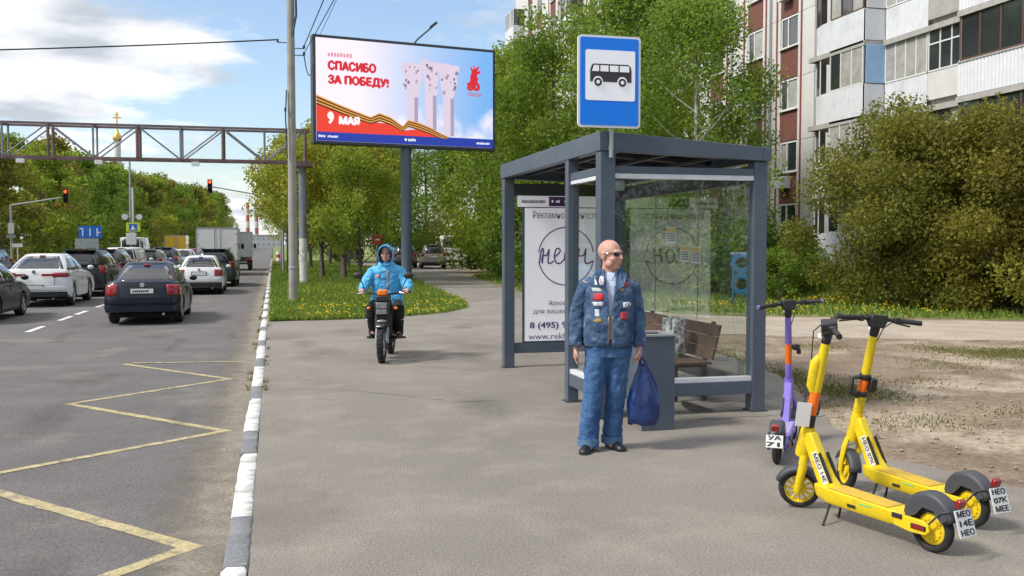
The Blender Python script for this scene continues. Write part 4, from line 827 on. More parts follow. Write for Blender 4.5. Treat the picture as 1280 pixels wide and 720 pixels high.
# ------------------------------------------------------------------ moped and rider
mat('raincoat', (.06, .37, .68), .6, col2=(.10, .47, .78), vs_=7, bump=.9, bs=24)
mat('trousers_black', (.010, .010, .012), .8, var=.3)
mat('moped_black', (.016, .016, .018), .35, var=.2, coat=.3)
mat('headlight', (.26, .27, .29), .12, .3, var=.4, vs_=60)
mat('moped_orange', (.85, .20, .02), .4)
mat('strip_coral', (.60, .30, .28), .6)
def moped():
    t = thing('moped', 'black electric moped with orange top panel ridden along the pavement', 'moped', (1.60, 14.45, 0), R(-13)); RW = .29
    ty = MB().lathe([(.205, -.04), (.245, -.05), (.272, -.04), (RW, -.016), (RW, .016), (.272, .04), (.245, .05), (.205, .04)], 32, axis='x', closed=True)
    for k in range(30):
        a = 2 * PI * k / 30
        for s in (-1, 1): ty.box((s * .026, (RW - .003) * math.cos(a + s * .05), (RW - .003) * math.sin(a + s * .05)), (.030, .018, .018), (a, 0, 0))
    tm = ty.mesh('tyre', 50); tm.materials.append(MATS['rubber'])
    rm = MB().lathe([(.21, -.03), (.215, 0), (.21, .03), (.19, .028), (.19, -.028)], 28, axis='x', closed=True); rm.lathe([(.07, -.045), (.075, 0), (.07, .045), (.01, .05), (.01, -.05)], 16, axis='x', closed=True)
    for k in range(9): a = 2 * PI * k / 9; rm.tube([(0, .06 * math.cos(a), .06 * math.sin(a)), (0, .2 * math.cos(a), .2 * math.sin(a))], .012, 6)
    rmm = rm.mesh('rim', 40); rmm.materials.append(MATS['alloy'])
    for nm, y in (('front_wheel', -.30), ('rear_wheel', .92)): w = node(nm, t, (0, y, RW)); inst('tyre', tm, None, w); inst('rim', rmm, None, w)
    def P(n, b, m, s=45, bv=0): return b.build(n, m, t, s, bv)
    for s in (-1, 1):
        P('fork_leg', MB().tube([(s * .078, -.30, RW), (s * .078, -.22, .58), (s * .078, -.12, .92)], [.026, .024, .02], 10), 'alloy'); P('fork_boot', MB().tube([(s * .078, -.235, .52), (s * .078, -.19, .70)], .034, 10), 'black_plastic')
        P('swingarm', MB().tube([(s * .08, .40, .36), (s * .085, .92, RW)], .028, 8), 'moped_black'); P('foot_peg', MB().tube([(s * .10, .30, .33), (s * .30, .28, .32)], .016, 8), 'black_plastic')
        P('indicator', MB().ball((s * .20, -.20, .80), (.03, .04, .022)), 'moped_orange'); P('side_tube', MB().tube([(s * .10, -.06, .90), (s * .14, .15, .60), (s * .13, .42, .36)], .022, 8), 'moped_black')
        P('mirror_stem', MB().tube([(s * .27, -.07, 1.04), (s * .31, -.06, 1.16), (s * .36, -.06, 1.25)], .008, 6), 'black_plastic'); P('mirror', MB().ball((s * .375, -.06, 1.28), (.075, .022, .05)), 'black_plastic')
        P('grip', MB().tube([(s * .26, -.02, 1.03), (s * .40, .04, 1.03)], .019, 10), 'rubber'); P('lever', MB().tube([(s * .24, -.06, 1.03), (s * .30, -.09, 1.02), (s * .39, -.04, 1.01)], .008, 6), 'alloy')
    P('handlebar', MB().tube([(-.28, -.03, 1.03), (-.13, -.07, 1.01), (0, -.08, .98), (.13, -.07, 1.01), (.28, -.03, 1.03)], .016, 10), 'black_plastic')
    P('top_panel', MB().loft([[(s_ * w, y, z) for s_, z in ((-1, .985), (1, .985), (.9, 1.07), (-.9, 1.07))] for y, w in ((-.20, .065), (-.12, .085), (-.02, .075))]), 'moped_orange', 40, .015)
    P('instrument_pod', MB().loft([[(s_ * w, y, z) for s_, z in ((-1, .90), (1, .90), (1, .983), (-1, .983))] for y, w in ((-.24, .085), (-.10, .12), (0, .10))]), 'moped_black', 40, .012)
    P('headlight_shell', MB().loft([[(s_ * w, y, z + dz) for s_, z in ((-1, .70), (1, .70), (1, .895), (-1, .895))] for y, w, dz in ((-.30, .092, 0), (-.18, .12, .0), (-.10, .10, .01))]), 'moped_black', 40, .02)
    for z0, z1 in ((.80, .885), (.715, .785)): P('headlight', MB().b2((-.078, -.312, z0), (.078, -.298, z1)), 'headlight', 30, .012)
    for z in (.63, .58): P('lower_lamp', MB().ball((0, -.31, z - .02), (.075, .04, .03)), 'headlight')
    P('fork_bridge', MB().box((0, -.19, .665), (.22, .06, .05)), 'moped_black', 30, .01)
    ff = MB(); rr = []
    for k in range(9): a = R(50 + k * 13); c_, s_ = math.cos(a), math.sin(a); ro = RW + .035; rr.append([(-.068, -.30 - (ro - .04) * c_, RW + (ro - .04) * s_), (-.055, -.30 - ro * c_, RW + ro * s_), (.055, -.30 - ro * c_, RW + ro * s_), (.068, -.30 - (ro - .04) * c_, RW + (ro - .04) * s_)])
    P('front_fender', ff.loft(rr, cap=False, closed=False), 'moped_black', 60).modifiers.new('s', 'SOLIDIFY').thickness = .008
    P('battery_box', MB().b2((-.12, .02, .34), (.12, .42, .74)), 'moped_black', 30, .03); P('floor_pan', MB().b2((-.15, .05, .27), (.15, .45, .33)), 'black_plastic', 30, .02)
    P('seat', MB().loft([[(s_ * w, y, z) for s_, z in ((-1, z0), (1, z0), (.85, z0 + .1), (-.85, z0 + .1))] for y, w, z0 in ((.28, .10, .70), (.45, .15, .70), (.85, .15, .74), (1.05, .10, .78))]), 'black_plastic', 40, .03)
    P('rear_rack', MB().tube([(-.12, .9, .82), (-.12, 1.2, .84), (.12, 1.2, .84), (.12, .9, .82)], .012, 8), 'black_plastic'); P('rear_body', MB().b2((-.10, .42, .45), (.10, .95, .70)), 'moped_black', 30, .03)
    # the rider, seated, hands on the grips
    p = thing('person', 'rider in a hooded sky blue raincoat and black trousers on the moped', 'person', t.location, R(-13))
    b = MB(); b.loft([ell((0, y, z), rx, ry) for y, z, rx, ry in ((.50, .80, .17, .15), (.49, .95, .16, .13), (.44, 1.15, .17, .125), (.38, 1.33, .165, .105), (.35, 1.40, .10, .08), (.34, 1.45, .06, .06))]); b.tube([(0, .345, 1.40), (0, .32, 1.52)], [.06, .055], 12)
    HC = (0, .295, 1.60); head_shapes(b, HC, 0, 1.0)
    for s in (-1, 1):
        b.tube([(s * .17, .37, 1.33), (s * .33, .30, 1.12), (s * .335, .055, 1.05)], [.05, .042, .028], 12)
        for k in range(4): b.tube([(s * (.285 + k * .026), .05, 1.045), (s * (.285 + k * .026), -.005, 1.06), (s * (.285 + k * .026), -.015, 1.03), (s * (.285 + k * .026), .015, 1.012)], [.012, .011, .0105, .009], 8)
        b.box((s * .325, .06, 1.045), (.10, .05, .035)); b.tube([(s * .275, .055, 1.04), (s * .262, .03, 1.02), (s * .275, .012, 1.008)], [.013, .012, .01], 8)
        b.tube([(s * .10, .48, .82), (s * .21, .10, .78), (s * .20, .26, .42)], [.085, .062, .045], 12); b.tube([(s * .20, .26, .40), (s * .20, .14, .36)], [.045, .035], 10)
    put(fuse(b, .0075, 3), 'body', 'skin', p)
    b = MB(); b.loft([ell((0, y, z), rx, ry, 26) for y, z, rx, ry in ((.40, .80, .265, .25), (.43, .88, .25, .235), (.45, 1.02, .232, .20), (.42, 1.18, .235, .175), (.37, 1.33, .225, .145), (.35, 1.41, .15, .115), (.335, 1.47, .11, .105))])
    for s in (-1, 1): b.tube([(s * .13, .37, 1.35), (s * .20, .37, 1.32), (s * .29, .33, 1.19), (s * .335, .28, 1.10), (s * .335, .17, 1.065), (s * .33, .085, 1.05)], [.085, .095, .088, .08, .07, .058], 16)
    me = fuse(b, .012, 3, .042, .065); put(me, 'raincoat', 'raincoat', p)
    # hood: shell round the head, open in front
    b = MB(); rings = []
    for y, rx, rz, dz in ((.235, .098, .122, -.005), (.20, .112, .140, 0), (.30, .128, .152, 0), (.38, .118, .140, 0), (.43, .07, .09, -.01)): rings.append([(rx * math.cos(a), y + (.025 if False else 0), 1.595 + dz + rz * math.sin(a) - (.03 if math.sin(a) < -.4 else 0)) for a in np.linspace(0, 2 * PI, 24, False)])
    rings = [rings[0]] + rings[1:]; b.loft(rings, cap=False); b.add(rings[-1], [tuple(range(24))]); h = b.build('hood', 'raincoat', p, 60); h.modifiers.new('s', 'SOLIDIFY').thickness = .012
    MB().loft([[(.10 * math.cos(a), y, 1.63 + .092 * math.sin(a)) for a in np.linspace(R(15), R(165), 14)] for y in (.20, .145)], cap=False, closed=False).build('hood_peak', 'raincoat', p, 60).modifiers.new('s', 'SOLIDIFY').thickness = .008
    MB().tube([(-.022, .196, 1.538), (0, .19, 1.541), (.022, .196, 1.538)], .004, 6).build('mouth', 'skin_lip', p, 60)
    for s in (-1, 1): MB().ball((s * .036, .208, 1.607), (.012, .010, .008)).build('eye', 'lens_dark', p, 60)
    conform('coat_stripe', me, .03, 1.20, .022, .30, 'strip_coral', p, .006); conform('coat_logo', me, -.12, 1.26, .05, .05, 'strip_coral', p, .006)
    for s in (-1, 1):
        b = MB(); b.tube([(s * .10, .46, .82), (s * .17, .26, .81), (s * .215, .10, .78), (s * .212, .15, .65), (s * .20, .24, .46), (s * .20, .26, .37)], [.105, .098, .085, .078, .068, .066], 14); put(fuse(b, .012, 3, .016, .08), 'trouser_leg', 'trousers_black', p)
        rings = [[(s * .21 + w * math.cos(a), y, .333 + max(0, h * math.sin(a)) - (.0 if math.sin(a) > 0 else .012)) for a in np.linspace(0, 2 * PI, 16, False)] for y, w, h in ((.33, .03, .06), (.28, .042, .10), (.18, .045, .075), (.09, .045, .05), (.05, .028, .035))]
        MB().loft(rings).build('shoe', 'shoe', p, 60)
        MB().loft([ell((s * .213, .17, z), .076, .078, 18, 1) for z in (.60, .625)], cap=False).build('reflective_band', 'patch_white', p, 60)
moped()
# ------------------------------------------------------------------ vehicles
mat('glass_car', (.012, .014, .017), .06, var=.1, coat=.6, spec=.8)
def paint(name, c, **k): return mat(name, c, .36, 0, var=.04, coat=.6 if max(c) > .1 else .3, spec=.5 if max(c) > .1 else .3, dirt=tuple(x * .85 + .012 for x in c), ds=3, dpos=(.55, .8), **k)
paint('car_navy', (.004, .008, .018)); paint('car_white', (.66, .66, .66)); paint('car_black', (.012, .013, .014)); paint('car_grey', (.11, .115, .12)); paint('car_silver', (.34, .35, .36)); paint('car_blue', (.03, .06, .13)); paint('car_beige', (.30, .27, .22)); paint('car_green', (.03, .05, .045)); paint('van_white', (.70, .70, .69)); paint('truck_yellow', (.70, .42, .03)); paint('car_red', (.28, .015, .015))
mat('trim_black', (.014, .014, .015), .6)
mat('under_dark', (.008, .008, .008), .9)
def wheel_car(r, w):
    ty = MB().lathe([(r * .66, -w / 2), (r * .9, -w / 2), (r * .985, -w * .38), (r, -w * .2), (r, w * .2), (r * .985, w * .38), (r * .9, w / 2), (r * .66, w / 2)], 28, axis='x', closed=True).mesh('tyre', 40); ty.materials.append(MATS['rubber'])
    rm = MB().lathe([(r * .68, -w * .42), (r * .68, w * .42), (r * .62, w * .44), (r * .58, w * .3), (r * .58, -w * .42)], 28, axis='x', closed=True); rm.lathe([(r * .14, w * .2), (r * .14, w * .36), (.001, w * .38)], 12, axis='x')
    for k in range(10): a = 2 * PI * k / 10; rm.tube([(w * .28, r * .1 * math.cos(a), r * .1 * math.sin(a)), (w * .34, r * .6 * math.cos(a), r * .6 * math.sin(a))], r * .055, 5)
    rm = rm.mesh('rim', 40); rm.materials.append(MATS['alloy'])
    bk = MB().lathe([(.001, -w * .1), (r * .58, -w * .1), (r * .58, -.02), (.001, -.02)], 20, axis='x').mesh('brake_disc', 30); bk.materials.append(MATS['under_dark']); return ty, rm, bk
WHEELS = {}
CARS = {
 # L, W, H, wheel r, front/rear axle, belt z, hood z, deck z, tail z, cabin (rear base, rear top, front top, front base) as y, top half width
 'sedan': dict(L=4.40, W=1.70, H=1.46, r=.315, axf=1.30, axr=-1.27, belt=.93, hood=.76, deck=1.03, cab=(-1.72, -.92, .42, 1.28), wt=.53, tail=.10),
 'suv': dict(L=4.62, W=1.86, H=1.68, r=.365, axf=1.42, axr=-1.33, belt=1.06, hood=.92, deck=1.10, cab=(-2.22, -1.95, .36, 1.20), wt=.62, tail=.04),
 'coupe': dict(L=4.70, W=1.92, H=1.60, r=.375, axf=1.44, axr=-1.38, belt=1.06, hood=.94, deck=1.15, cab=(-2.10, -1.00, .30, 1.25), wt=.58, tail=.10),
 'wagon': dict(L=4.35, W=1.76, H=1.60, r=.32, axf=1.32, axr=-1.25, belt=.98, hood=.82, deck=1.0, cab=(-2.10, -1.85, .50, 1.30), wt=.62, tail=.05),
 'hatch': dict(L=4.10, W=1.72, H=1.50, r=.31, axf=1.24, axr=-1.24, belt=.95, hood=.80, deck=1.0, cab=(-1.98, -1.55, .45, 1.25), wt=.58, tail=.06),
 'van': dict(L=4.55, W=1.80, H=1.74, r=.32, axf=1.40, axr=-1.35, belt=1.05, hood=.92, deck=1.08, cab=(-2.24, -2.14, .80, 1.50), wt=.72, tail=.02),
 'minibus': dict(L=5.9, W=2.05, H=2.45, r=.35, axf=1.95, axr=-1.7, belt=1.25, hood=1.05, deck=1.28, cab=(-2.92, -2.85, 1.55, 2.25), wt=.88, tail=.02),
}
def car(kind, name, label, cat, loc, rz, col, group='cars queuing on the road', lights='red_lamp', plate=True, near=False, lower='trim_black', glass=True):
    q = CARS[kind]; L_, W, H, r = q['L'], q['W'], q['H'], q['r']; hw = W / 2; lf, lb = L_ / 2, -L_ / 2
    t = thing(name, label, cat, loc, rz, group); c0, c1, c2, c3 = q['cab']; belt, hood, deck = q['belt'], q['hood'], q['deck']; sill = .20 if kind in ('sedan', 'hatch', 'wagon') else .26
    # lower body: side outline with wheel arches, sliced across so the corners round off in plan
    out = [(lb + .06, sill + .10), (lb, .40), (lb, .62), (lb + q['tail'] * .6, deck - .14), (lb + q['tail'] + .04, deck - .02), (lb + q['tail'] + .10, deck)]
    out += [(c0 - .03, deck + .005), (c0 + .25, belt + .03), (0, belt + .01), (c3 - .15, belt), (c3 + .02, belt - .015), (c3 + .45, hood + .06), (lf - .25, hood - .04), (lf - .06, hood - .16), (lf, .55), (lf, .36), (lf - .08, sill + .04)]
    ra = r * 1.17
    for ax in (q['axf'], q['axr']):
        out.append((ax + ra, sill)); out += [(ax + ra * math.cos(a), r + ra * math.sin(a)) for a in np.linspace(.12, PI - .12, 11)]; out.append((ax - ra, sill))
    rings = []
    for u in (-1, -.975, -.9, -.7, -.35, 0, .35, .7, .9, .975, 1):
        a = abs(u); k = 1 - .055 * a ** 5; ring = []
        for y, z in out:
            ins = .0 if a < .97 else (.012 if a < .99 else .035); zz = z - (a ** 6) * .03 * (z > belt - .2) ; f = max(0, (z - .55)) * .10 + max(0, .45 - z) * .12
            ring.append((u * (hw - f * a), y * k - (0 if a < .97 else math.copysign(ins, y)), zz - (ins if z > .8 else 0)))
        rings.append(ring)
    MB().loft(rings).build('body', col, t, 32)
    MB().b2((-hw * .86, lb + .25, sill - .03), (hw * .86, lf - .25, belt - .15)).build('underbody', 'under_dark', t)
    # cabin: lofted shell, windows are patches of the same surface set proud
    n_ = 5.0
    def S(mode, s, v, off=0):
        def raw(v_):
            aw = hw * .955 * (1 - v_) + q['wt'] * v_ + .035 * math.sin(PI * v_); yb = c0 + (c1 - c0) * v_ - .05 * math.sin(PI * v_); yf = c3 + (c2 - c3) * v_ + .05 * math.sin(PI * v_); z = (belt - .03) + (H - .05 - belt + .03) * v_
            m = (1 - abs(s) ** n_) ** (1 / n_) if abs(s) < 1 else 0
            yc, hb = (yb + yf) / 2, (yf - yb) / 2
            return Vector((aw * s, yc - hb * m, z)) if mode == 'rear' else Vector((aw * s, yc + hb * m, z)) if mode == 'front' else Vector((aw * m, yc + hb * s, z)) if mode == 'R' else Vector((-aw * m, yc + hb * s, z))
        p = raw(v)
        if off:
            d = raw(min(1, v + .02)) - raw(max(0, v - .02)); d.normalize()
            side = {'rear': Vector((0, -1, 0)), 'front': Vector((0, 1, 0)), 'R': Vector((1, 0, 0)), 'L': Vector((-1, 0, 0))}[mode]; nn = (side - d * side.dot(d)).normalized(); p = p + nn * off
        return p
    ss = [-.86, -.72, -.45, 0, .45, .72, .86]; order = [('rear', ss), ('R', ss), ('front', ss[::-1]), ('L', ss[::-1])]
    rings = []
    for v in (0, .25, .5, .75, .93, 1.0): rings.append([S(m, s, v) for m, sl in order for s in sl])
    top = rings[-1]; cy = (c1 + c2) / 2
    for sc, dz in ((.93, .03), (.75, .045), (.4, .055)): rings.append([Vector((p.x * sc, cy + (p.y - cy) * sc, H - .05 + dz - .003)) for p in top])
    cb = MB().loft(rings).build('cabin', col, t, 40)
    def win(name, mode, s0, s1, v0, v1, s0t=None, s1t=None, m='glass_car', off=.006, par=t):
        s0t = s0 if s0t is None else s0t; s1t = s1 if s1t is None else s1t; g = []
        for i in range(6):
            v = v0 + (v1 - v0) * i / 5; k = i / 5; a, b = s0 + (s0t - s0) * k, s1 + (s1t - s1) * k; g.append([S(mode, a + (b - a) * j / 8, v, off) for j in range(9)])
        o = MB().loft(g, cap=False, closed=False).build(name, m, par, 60); o.modifiers.new('s', 'SOLIDIFY').thickness = .004; return o
    vb = .10 if kind not in ('minibus', 'van') else .16
    win('rear_window', 'rear', -.84, .84, max(vb, .16 if kind == 'sedan' else vb + .05), .93, -.78, .78); win('windscreen', 'front', -.88, .88, .10, .95, -.84, .84)
    for m in 'RL':
        if kind == 'van': win('side_window', m, .30, .86, .16, .88, .30, .70); win('side_panel_seam', m, -.74, .22, .2, .82, m=col, off=.004)
        elif kind == 'minibus':
            for a in (-.9, -.52, -.14, .24): win('side_window', m, a, a + .34, .12, .80)
            win('side_window', m, .62, .88, .12, .80, .62, .80)
        else:
            win('side_window', m, .02, .80, .12, .90, .04, .66); win('side_window', m, -.62, -.02, .12, .90, -.62, -.0)
            win('quarter_window', m, -.84, -.67, .14, .86 if kind != 'sedan' else .7, -.70, -.67)
    # tail lamps wrap the corner
    zb, zt = {'sedan': (.70, .95), 'suv': (.86, 1.12), 'coupe': (.90, 1.04), 'wagon': (.80, 1.12), 'hatch': (.78, 1.02), 'van': (.80, 1.18), 'minibus': (.75, 1.15)}[kind]
    def yr(u, z): return lb * (1 - .055 * abs(u) ** 5) + (q['tail'] * .6 * max(0, z - .62) / max(.1, deck - .76) if z > .62 else 0)
    def xw(z): return hw - max(0, (z - .55)) * .10
    for s in (-1, 1):
        b = MB(); rows = []; u0 = .66 if kind == 'sedan' else .56 if kind == 'coupe' else .76
        for z in (zb, zb + .02, zt - .03, zt):
            e = 0 if z in (zb, zt) else .014; rows.append([(s * u * xw(z), yr(u, z) - e, z) for u in np.linspace(u0, .97, 6)] + [(s * (xw(z) * .985 + e), yr(1, z) + .06, z), (s * (xw(z) * 1.0 + e), yr(1, z) + (.24 if kind != 'van' else .1), z)])
        b.loft(rows, cap=False, closed=False); o = b.build('tail_lamp', lights, t, 50); o.modifiers.new('s', 'SOLIDIFY').thickness = .02
        MB().ball((s * (hw + .09), c3 - .32, belt + .07), (.10, .055, .07)).build('wing_mirror', col, t, 60)
        hs = hw - max(0, belt - .15 - .55) * .1
        for y in (-.55, .35) if kind != 'minibus' else (1.2,): MB().box((s * (hs + .004), y, belt - .13), (.02, .15, .022)).build('door_handle', col if kind != 'van' else 'trim_black', t, 30, .006)
        for y in (-.02, .95): MB().box((s * (hw * .995 - .012), y, .60), (.012, .008, .50)).build('door_seam', 'under_dark', t)
        MB().box((s * (hw - .035), 0, sill + .045), (.03, q['axf'] - q['axr'] - 2 * ra - .05, .09)).build('sill_trim', lower, t, 30, .01)
        MB().box((s * hw * .72, lf - .10, hood - .17), (.34, .16, .13)).build('headlamp', 'headlight' if 'headlight' in MATS else 'chrome', t, 30, .02)
    if kind == 'coupe':
        for s in (-1, 1): MB().box((s * .40, lb - .012, .97), (.36, .02, .07)).build('lamp_bar', 'red_lamp', t, 30, .006)
    MB().loft([[(u * hw * .99, yr(u, z) - e, z) for u in np.linspace(-.96, .96, 13)] for z, e in ((.30, -.03), (.32, .012), (.46, .014), (.475, -.01))], cap=False, closed=False).build('lower_bumper', lower, t, 50).modifiers.new('s', 'SOLIDIFY').thickness = .02
    MB().loft([[(u * hw * .985, yr(u, z) - e, z) for u in np.linspace(-.95, .95, 13)] for z, e in ((.50, 0), (.515, .022), (.62, .022), (.635, 0))], cap=False, closed=False).build('bumper', col, t, 50).modifiers.new('s', 'SOLIDIFY').thickness = .015
    zp = {'sedan': .80, 'suv': .86, 'coupe': .60, 'wagon': .88, 'hatch': .56, 'van': .92, 'minibus': .70}[kind]
    pb = MB().box((0, yr(0, zp) - .014, zp), (.56, .014, .145)).build('plate_recess', 'trim_black', t, 30, .004)
    pl = MB().box((0, yr(0, zp) - .026, zp), (.50, .008, .108)).build('number_plate', 'plate', t, 30, .002)
    if near: blurred('plate_text', -.21, .20, zp - .031, .062, yr(0, zp) - .0302, 'ink_black', t, 9, lambda b_, nm, m_, par: b_.build(nm, m_, par))
    MB().lathe([(.052, 0), (.052, .01), (.04, .016), (.001, .016)], 20, (0, yr(0, deck - .12) - .018, deck - .085), 'y').build('emblem', 'chrome', t, 40)
    for s in (-1, 1): MB().box((s * hw * .60, yr(.6, .78) - .006, (zb + .635) / 2 + .02), (.008, .02, max(.05, zb - .62))).build('panel_gap', 'under_dark', t)
    MB().loft([[(u * hw * .9, yr(u, z) - .016, z) for u in np.linspace(-.66, .66, 9)] for z in (.642, .650)], cap=False, closed=False).build('panel_gap', 'under_dark', t)
    for x in (-.5, .5): MB().box((x * W * .55, lb + .015, .395), (.16, .012, .05)).build('rear_reflector', 'red_lamp', t, 30)
    win('high_brake_lamp', 'rear', -.14, .14, .945, .985, m='red_lamp', off=.009)
    if kind == 'sedan': MB().tube([(0, c1 + .1, H), (0, c1 - .05, H + .16)], .006, 6).build('aerial', 'trim_black', t, 50)
    if kind in ('suv', 'wagon'):
        for s in (-1, 1): MB().tube([(s * (q['wt'] - .02), c1 + .15, H - .01), (s * (q['wt'] - .02), c1 + .25, H + .035), (s * (q['wt'] - .02), c2 - .25, H + .035), (s * (q['wt'] - .02), c2 - .1, H - .01)], .016, 8).build('roof_rail', 'trim_black', t, 50)
        MB().box((0, c1 + .02, H - .015), (q['wt'] * 1.7, .22, .03), (R(-6), 0, 0)).build('roof_spoiler', col, t, 30, .01)
    MB().tube([(hw * .55, lb + .3, .27), (hw * .55, lb - .01, .26)], .03, 10).build('exhaust', 'chrome', t, 40)
    w = W * .122
    if (r, w) not in WHEELS: WHEELS[(r, w)] = wheel_car(r, w)
    ty, rm, bk = WHEELS[(r, w)]
    for y in (q['axf'], q['axr']):
        for s in (-1, 1):
            wn_ = node('wheel', t, (s * (hw - w / 2 - .015), y, r), (0, 0, 0 if s > 0 else PI)); inst('tyre', ty, None, wn_); inst('rim', rm, None, wn_); inst('brake_disc', bk, None, wn_)
    return t
ZR = -.147
car('sedan', 'sedan_car', 'navy blue sedan nearest in the right lane, seen from behind', 'car', (-3.02, 25.95, ZR), R(.8), 'car_navy', near=True, lower='car_navy')
car('coupe', 'suv_car', 'white sloping-roof SUV with black lower bumper in the second lane', 'car', (-6.98, 33.55, ZR), R(.5), 'car_white')
car('hatch', 'hatchback_car', 'black car cut off by the picture edge behind the white SUV', 'car', (-7.34, 26.75, ZR), R(-.5), 'car_black')
car('sedan', 'sedan_car', 'white sedan ahead of the navy sedan in the right lane', 'car', (-2.72, 39.6, ZR), R(.5), 'car_white')
car('suv', 'suv_car', 'dark green-grey SUV right behind the white box truck', 'car', (-2.55, 46.3, ZR), R(-.5), 'car_green')
car('suv', 'suv_car', 'black SUV directly ahead of the white sloping-roof SUV', 'car', (-6.75, 39.2, ZR), 0, 'car_black')
car('suv', 'suv_car', 'dark grey SUV between the black SUV and the white van', 'car', (-6.95, 45.0, ZR), 0, 'car_grey')
car('van', 'delivery_van', 'small white delivery van in the second lane queue', 'van', (-7.1, 51.2, ZR), 0, 'van_white')
car('wagon', 'estate_car', 'silver estate car ahead of the small white van', 'car', (-6.7, 57.2, ZR), 0, 'car_silver')
car('suv', 'suv_car', 'blue SUV ahead of the silver estate car', 'car', (-6.7, 65.5, ZR), 0, 'car_blue')
car('hatch', 'hatchback_car', 'white hatchback ahead of the blue SUV', 'car', (-6.8, 79.5, ZR), 0, 'car_white')
car('hatch', 'hatchback_car', 'red hatchback far ahead in the second lane', 'car', (-6.7, 90, ZR), 0, 'car_red')
car('minibus', 'minibus', 'white minibus in the third lane beyond the queue', 'minibus', (-11.0, 84, ZR), 0, 'van_white')
car('hatch', 'hatchback_car', 'silver hatchback in the third lane behind the minibus', 'car', (-10.6, 70, ZR), 0, 'car_silver')
car('wagon', 'estate_car', 'dark blue oncoming car at the far left of the road', 'car', (-14.3, 54, ZR), PI, 'car_blue')
car('hatch', 'hatchback_car', 'grey oncoming hatchback far down the road', 'car', (-14.5, 98, ZR), PI, 'car_grey')
PK = 'cars parked along the drive'
car('suv', 'suv_car', 'silver-beige SUV parked on the drive beyond the rider', 'car', (11.2, 69.2, 0), R(-7), 'car_beige', PK)
car('wagon', 'estate_car', 'dark grey estate car parked left of the silver-beige SUV', 'car', (9.5, 71.5, 0), R(-7), 'car_grey', PK)
car('minibus', 'minibus', 'white minibus parked behind the silver-beige SUV', 'minibus', (14.3, 79, 0), R(-10), 'van_white', PK)
car('hatch', 'hatchback_car', 'silver hatchback parked far along the drive', 'car', (9.2, 80, 0), R(-7), 'car_silver', PK)
def box_truck(label, loc, W, HB, L_, col, name='box_truck', ribs=True):
    t = thing(name, label, 'truck', loc, 0, 'trucks on the road'); z0 = .95; lb = -L_ / 2
    MB().b2((-W / 2, lb, z0), (W / 2, lb + L_ * .72, HB)).build('cargo_box', col, t, None, .03)
    MB().b2((-W / 2 + .03, lb - .02, z0 + .05), (-.01, lb - .002, HB - .08)).build('cargo_door', col, t, None, .01); MB().b2((.01, lb - .02, z0 + .05), (W / 2 - .03, lb - .002, HB - .08)).build('cargo_door', col, t, None, .01)
    for x in (-.16, .16): MB().cyl((x, lb - .035, z0 + .02), (x, lb - .035, HB - .05), .018, 8).build('lock_bar', 'grey_metal', t, 40)
    for x in (-W / 2, W / 2): MB().b2((x - .03, lb - .03, z0 - .02), (x + .03, lb + .03, HB + .02)).build('corner_post', 'grey_metal', t)
    MB().b2((-W / 2 - .02, lb - .03, HB - .06), (W / 2 + .02, lb + .04, HB + .025)).build('roof_edge', 'grey_metal', t)
    for s in (-1, 1):
        for z in (1.3, 1.9, 2.5): MB().box((s * (W / 2 - .06), lb - .03, z), (.14, .02, .05)).build('hinge', 'grey_metal', t)
        MB().box((s * (W / 2 - .14), lb + .02, .80), (.24, .06, .14)).build('tail_lamp', 'red_lamp', t, 30, .01)
        MB().b2((s * .28 - .05, lb + .1, .62), (s * .28 + .05, L_ / 2 - .4, .9)).build('chassis_rail', 'trim_black', t)
        MB().box((s * (W / 2 - .2), lb + .95, .55), (.34, .03, .4)).build('mud_flap', 'trim_black', t)
        MB().ball((s * (W / 2 + .12), L_ / 2 - 1.2, 1.75), (.10, .06, .2)).build('wing_mirror', 'trim_black', t, 60)
    MB().b2((-W / 2 + .1, lb + .03, .45), (W / 2 - .1, lb + .1, .58)).build('under_run_bar', 'trim_black', t); MB().box((0, lb + .01, .68), (.5, .01, .11)).build('number_plate', 'plate', t)
    yc = lb + L_ * .74; MB().prism([(yc, .55), (yc, 2.15), (yc + .9, 2.15), (L_ / 2 - .35, 1.45), (L_ / 2, 1.2), (L_ / 2, .5)], -W / 2 + .12, W / 2 - .12, 'yz').build('cab', 'van_white', t, None, .06)
    MB().add([(-W / 2 + .2, yc + .93, 2.10), (W / 2 - .2, yc + .93, 2.10), (W / 2 - .2, L_ / 2 - .33, 1.50), (-W / 2 + .2, L_ / 2 - .33, 1.50)], [(0, 1, 2, 3)]).build('windscreen', 'glass_car', t)
    ty, rm, bk = WHEELS.setdefault((.37, .22), None) or WHEELS.__setitem__((.37, .22), wheel_car(.37, .22)) or WHEELS[(.37, .22)]
    for y in (lb + 1.15, L_ / 2 - .95):
        for s in (-1, 1): w = node('wheel', t, (s * (W / 2 - .2), y, .37), (0, 0, 0 if s > 0 else PI)); inst('tyre', ty, None, w); inst('rim', rm, None, w)
box_truck('white box truck with twin rear doors in the right lane', (-3.25, 62.7, ZR), 2.35, 2.86, 6.2, 'van_white')
box_truck('grey-sided box truck ahead of the white box truck', (-2.55, 74, ZR), 2.1, 2.75, 6.0, 'car_silver')
box_truck('yellow truck far off in the third lane', (-11.2, 122, ZR), 2.3, 2.9, 6.5, 'truck_yellow')

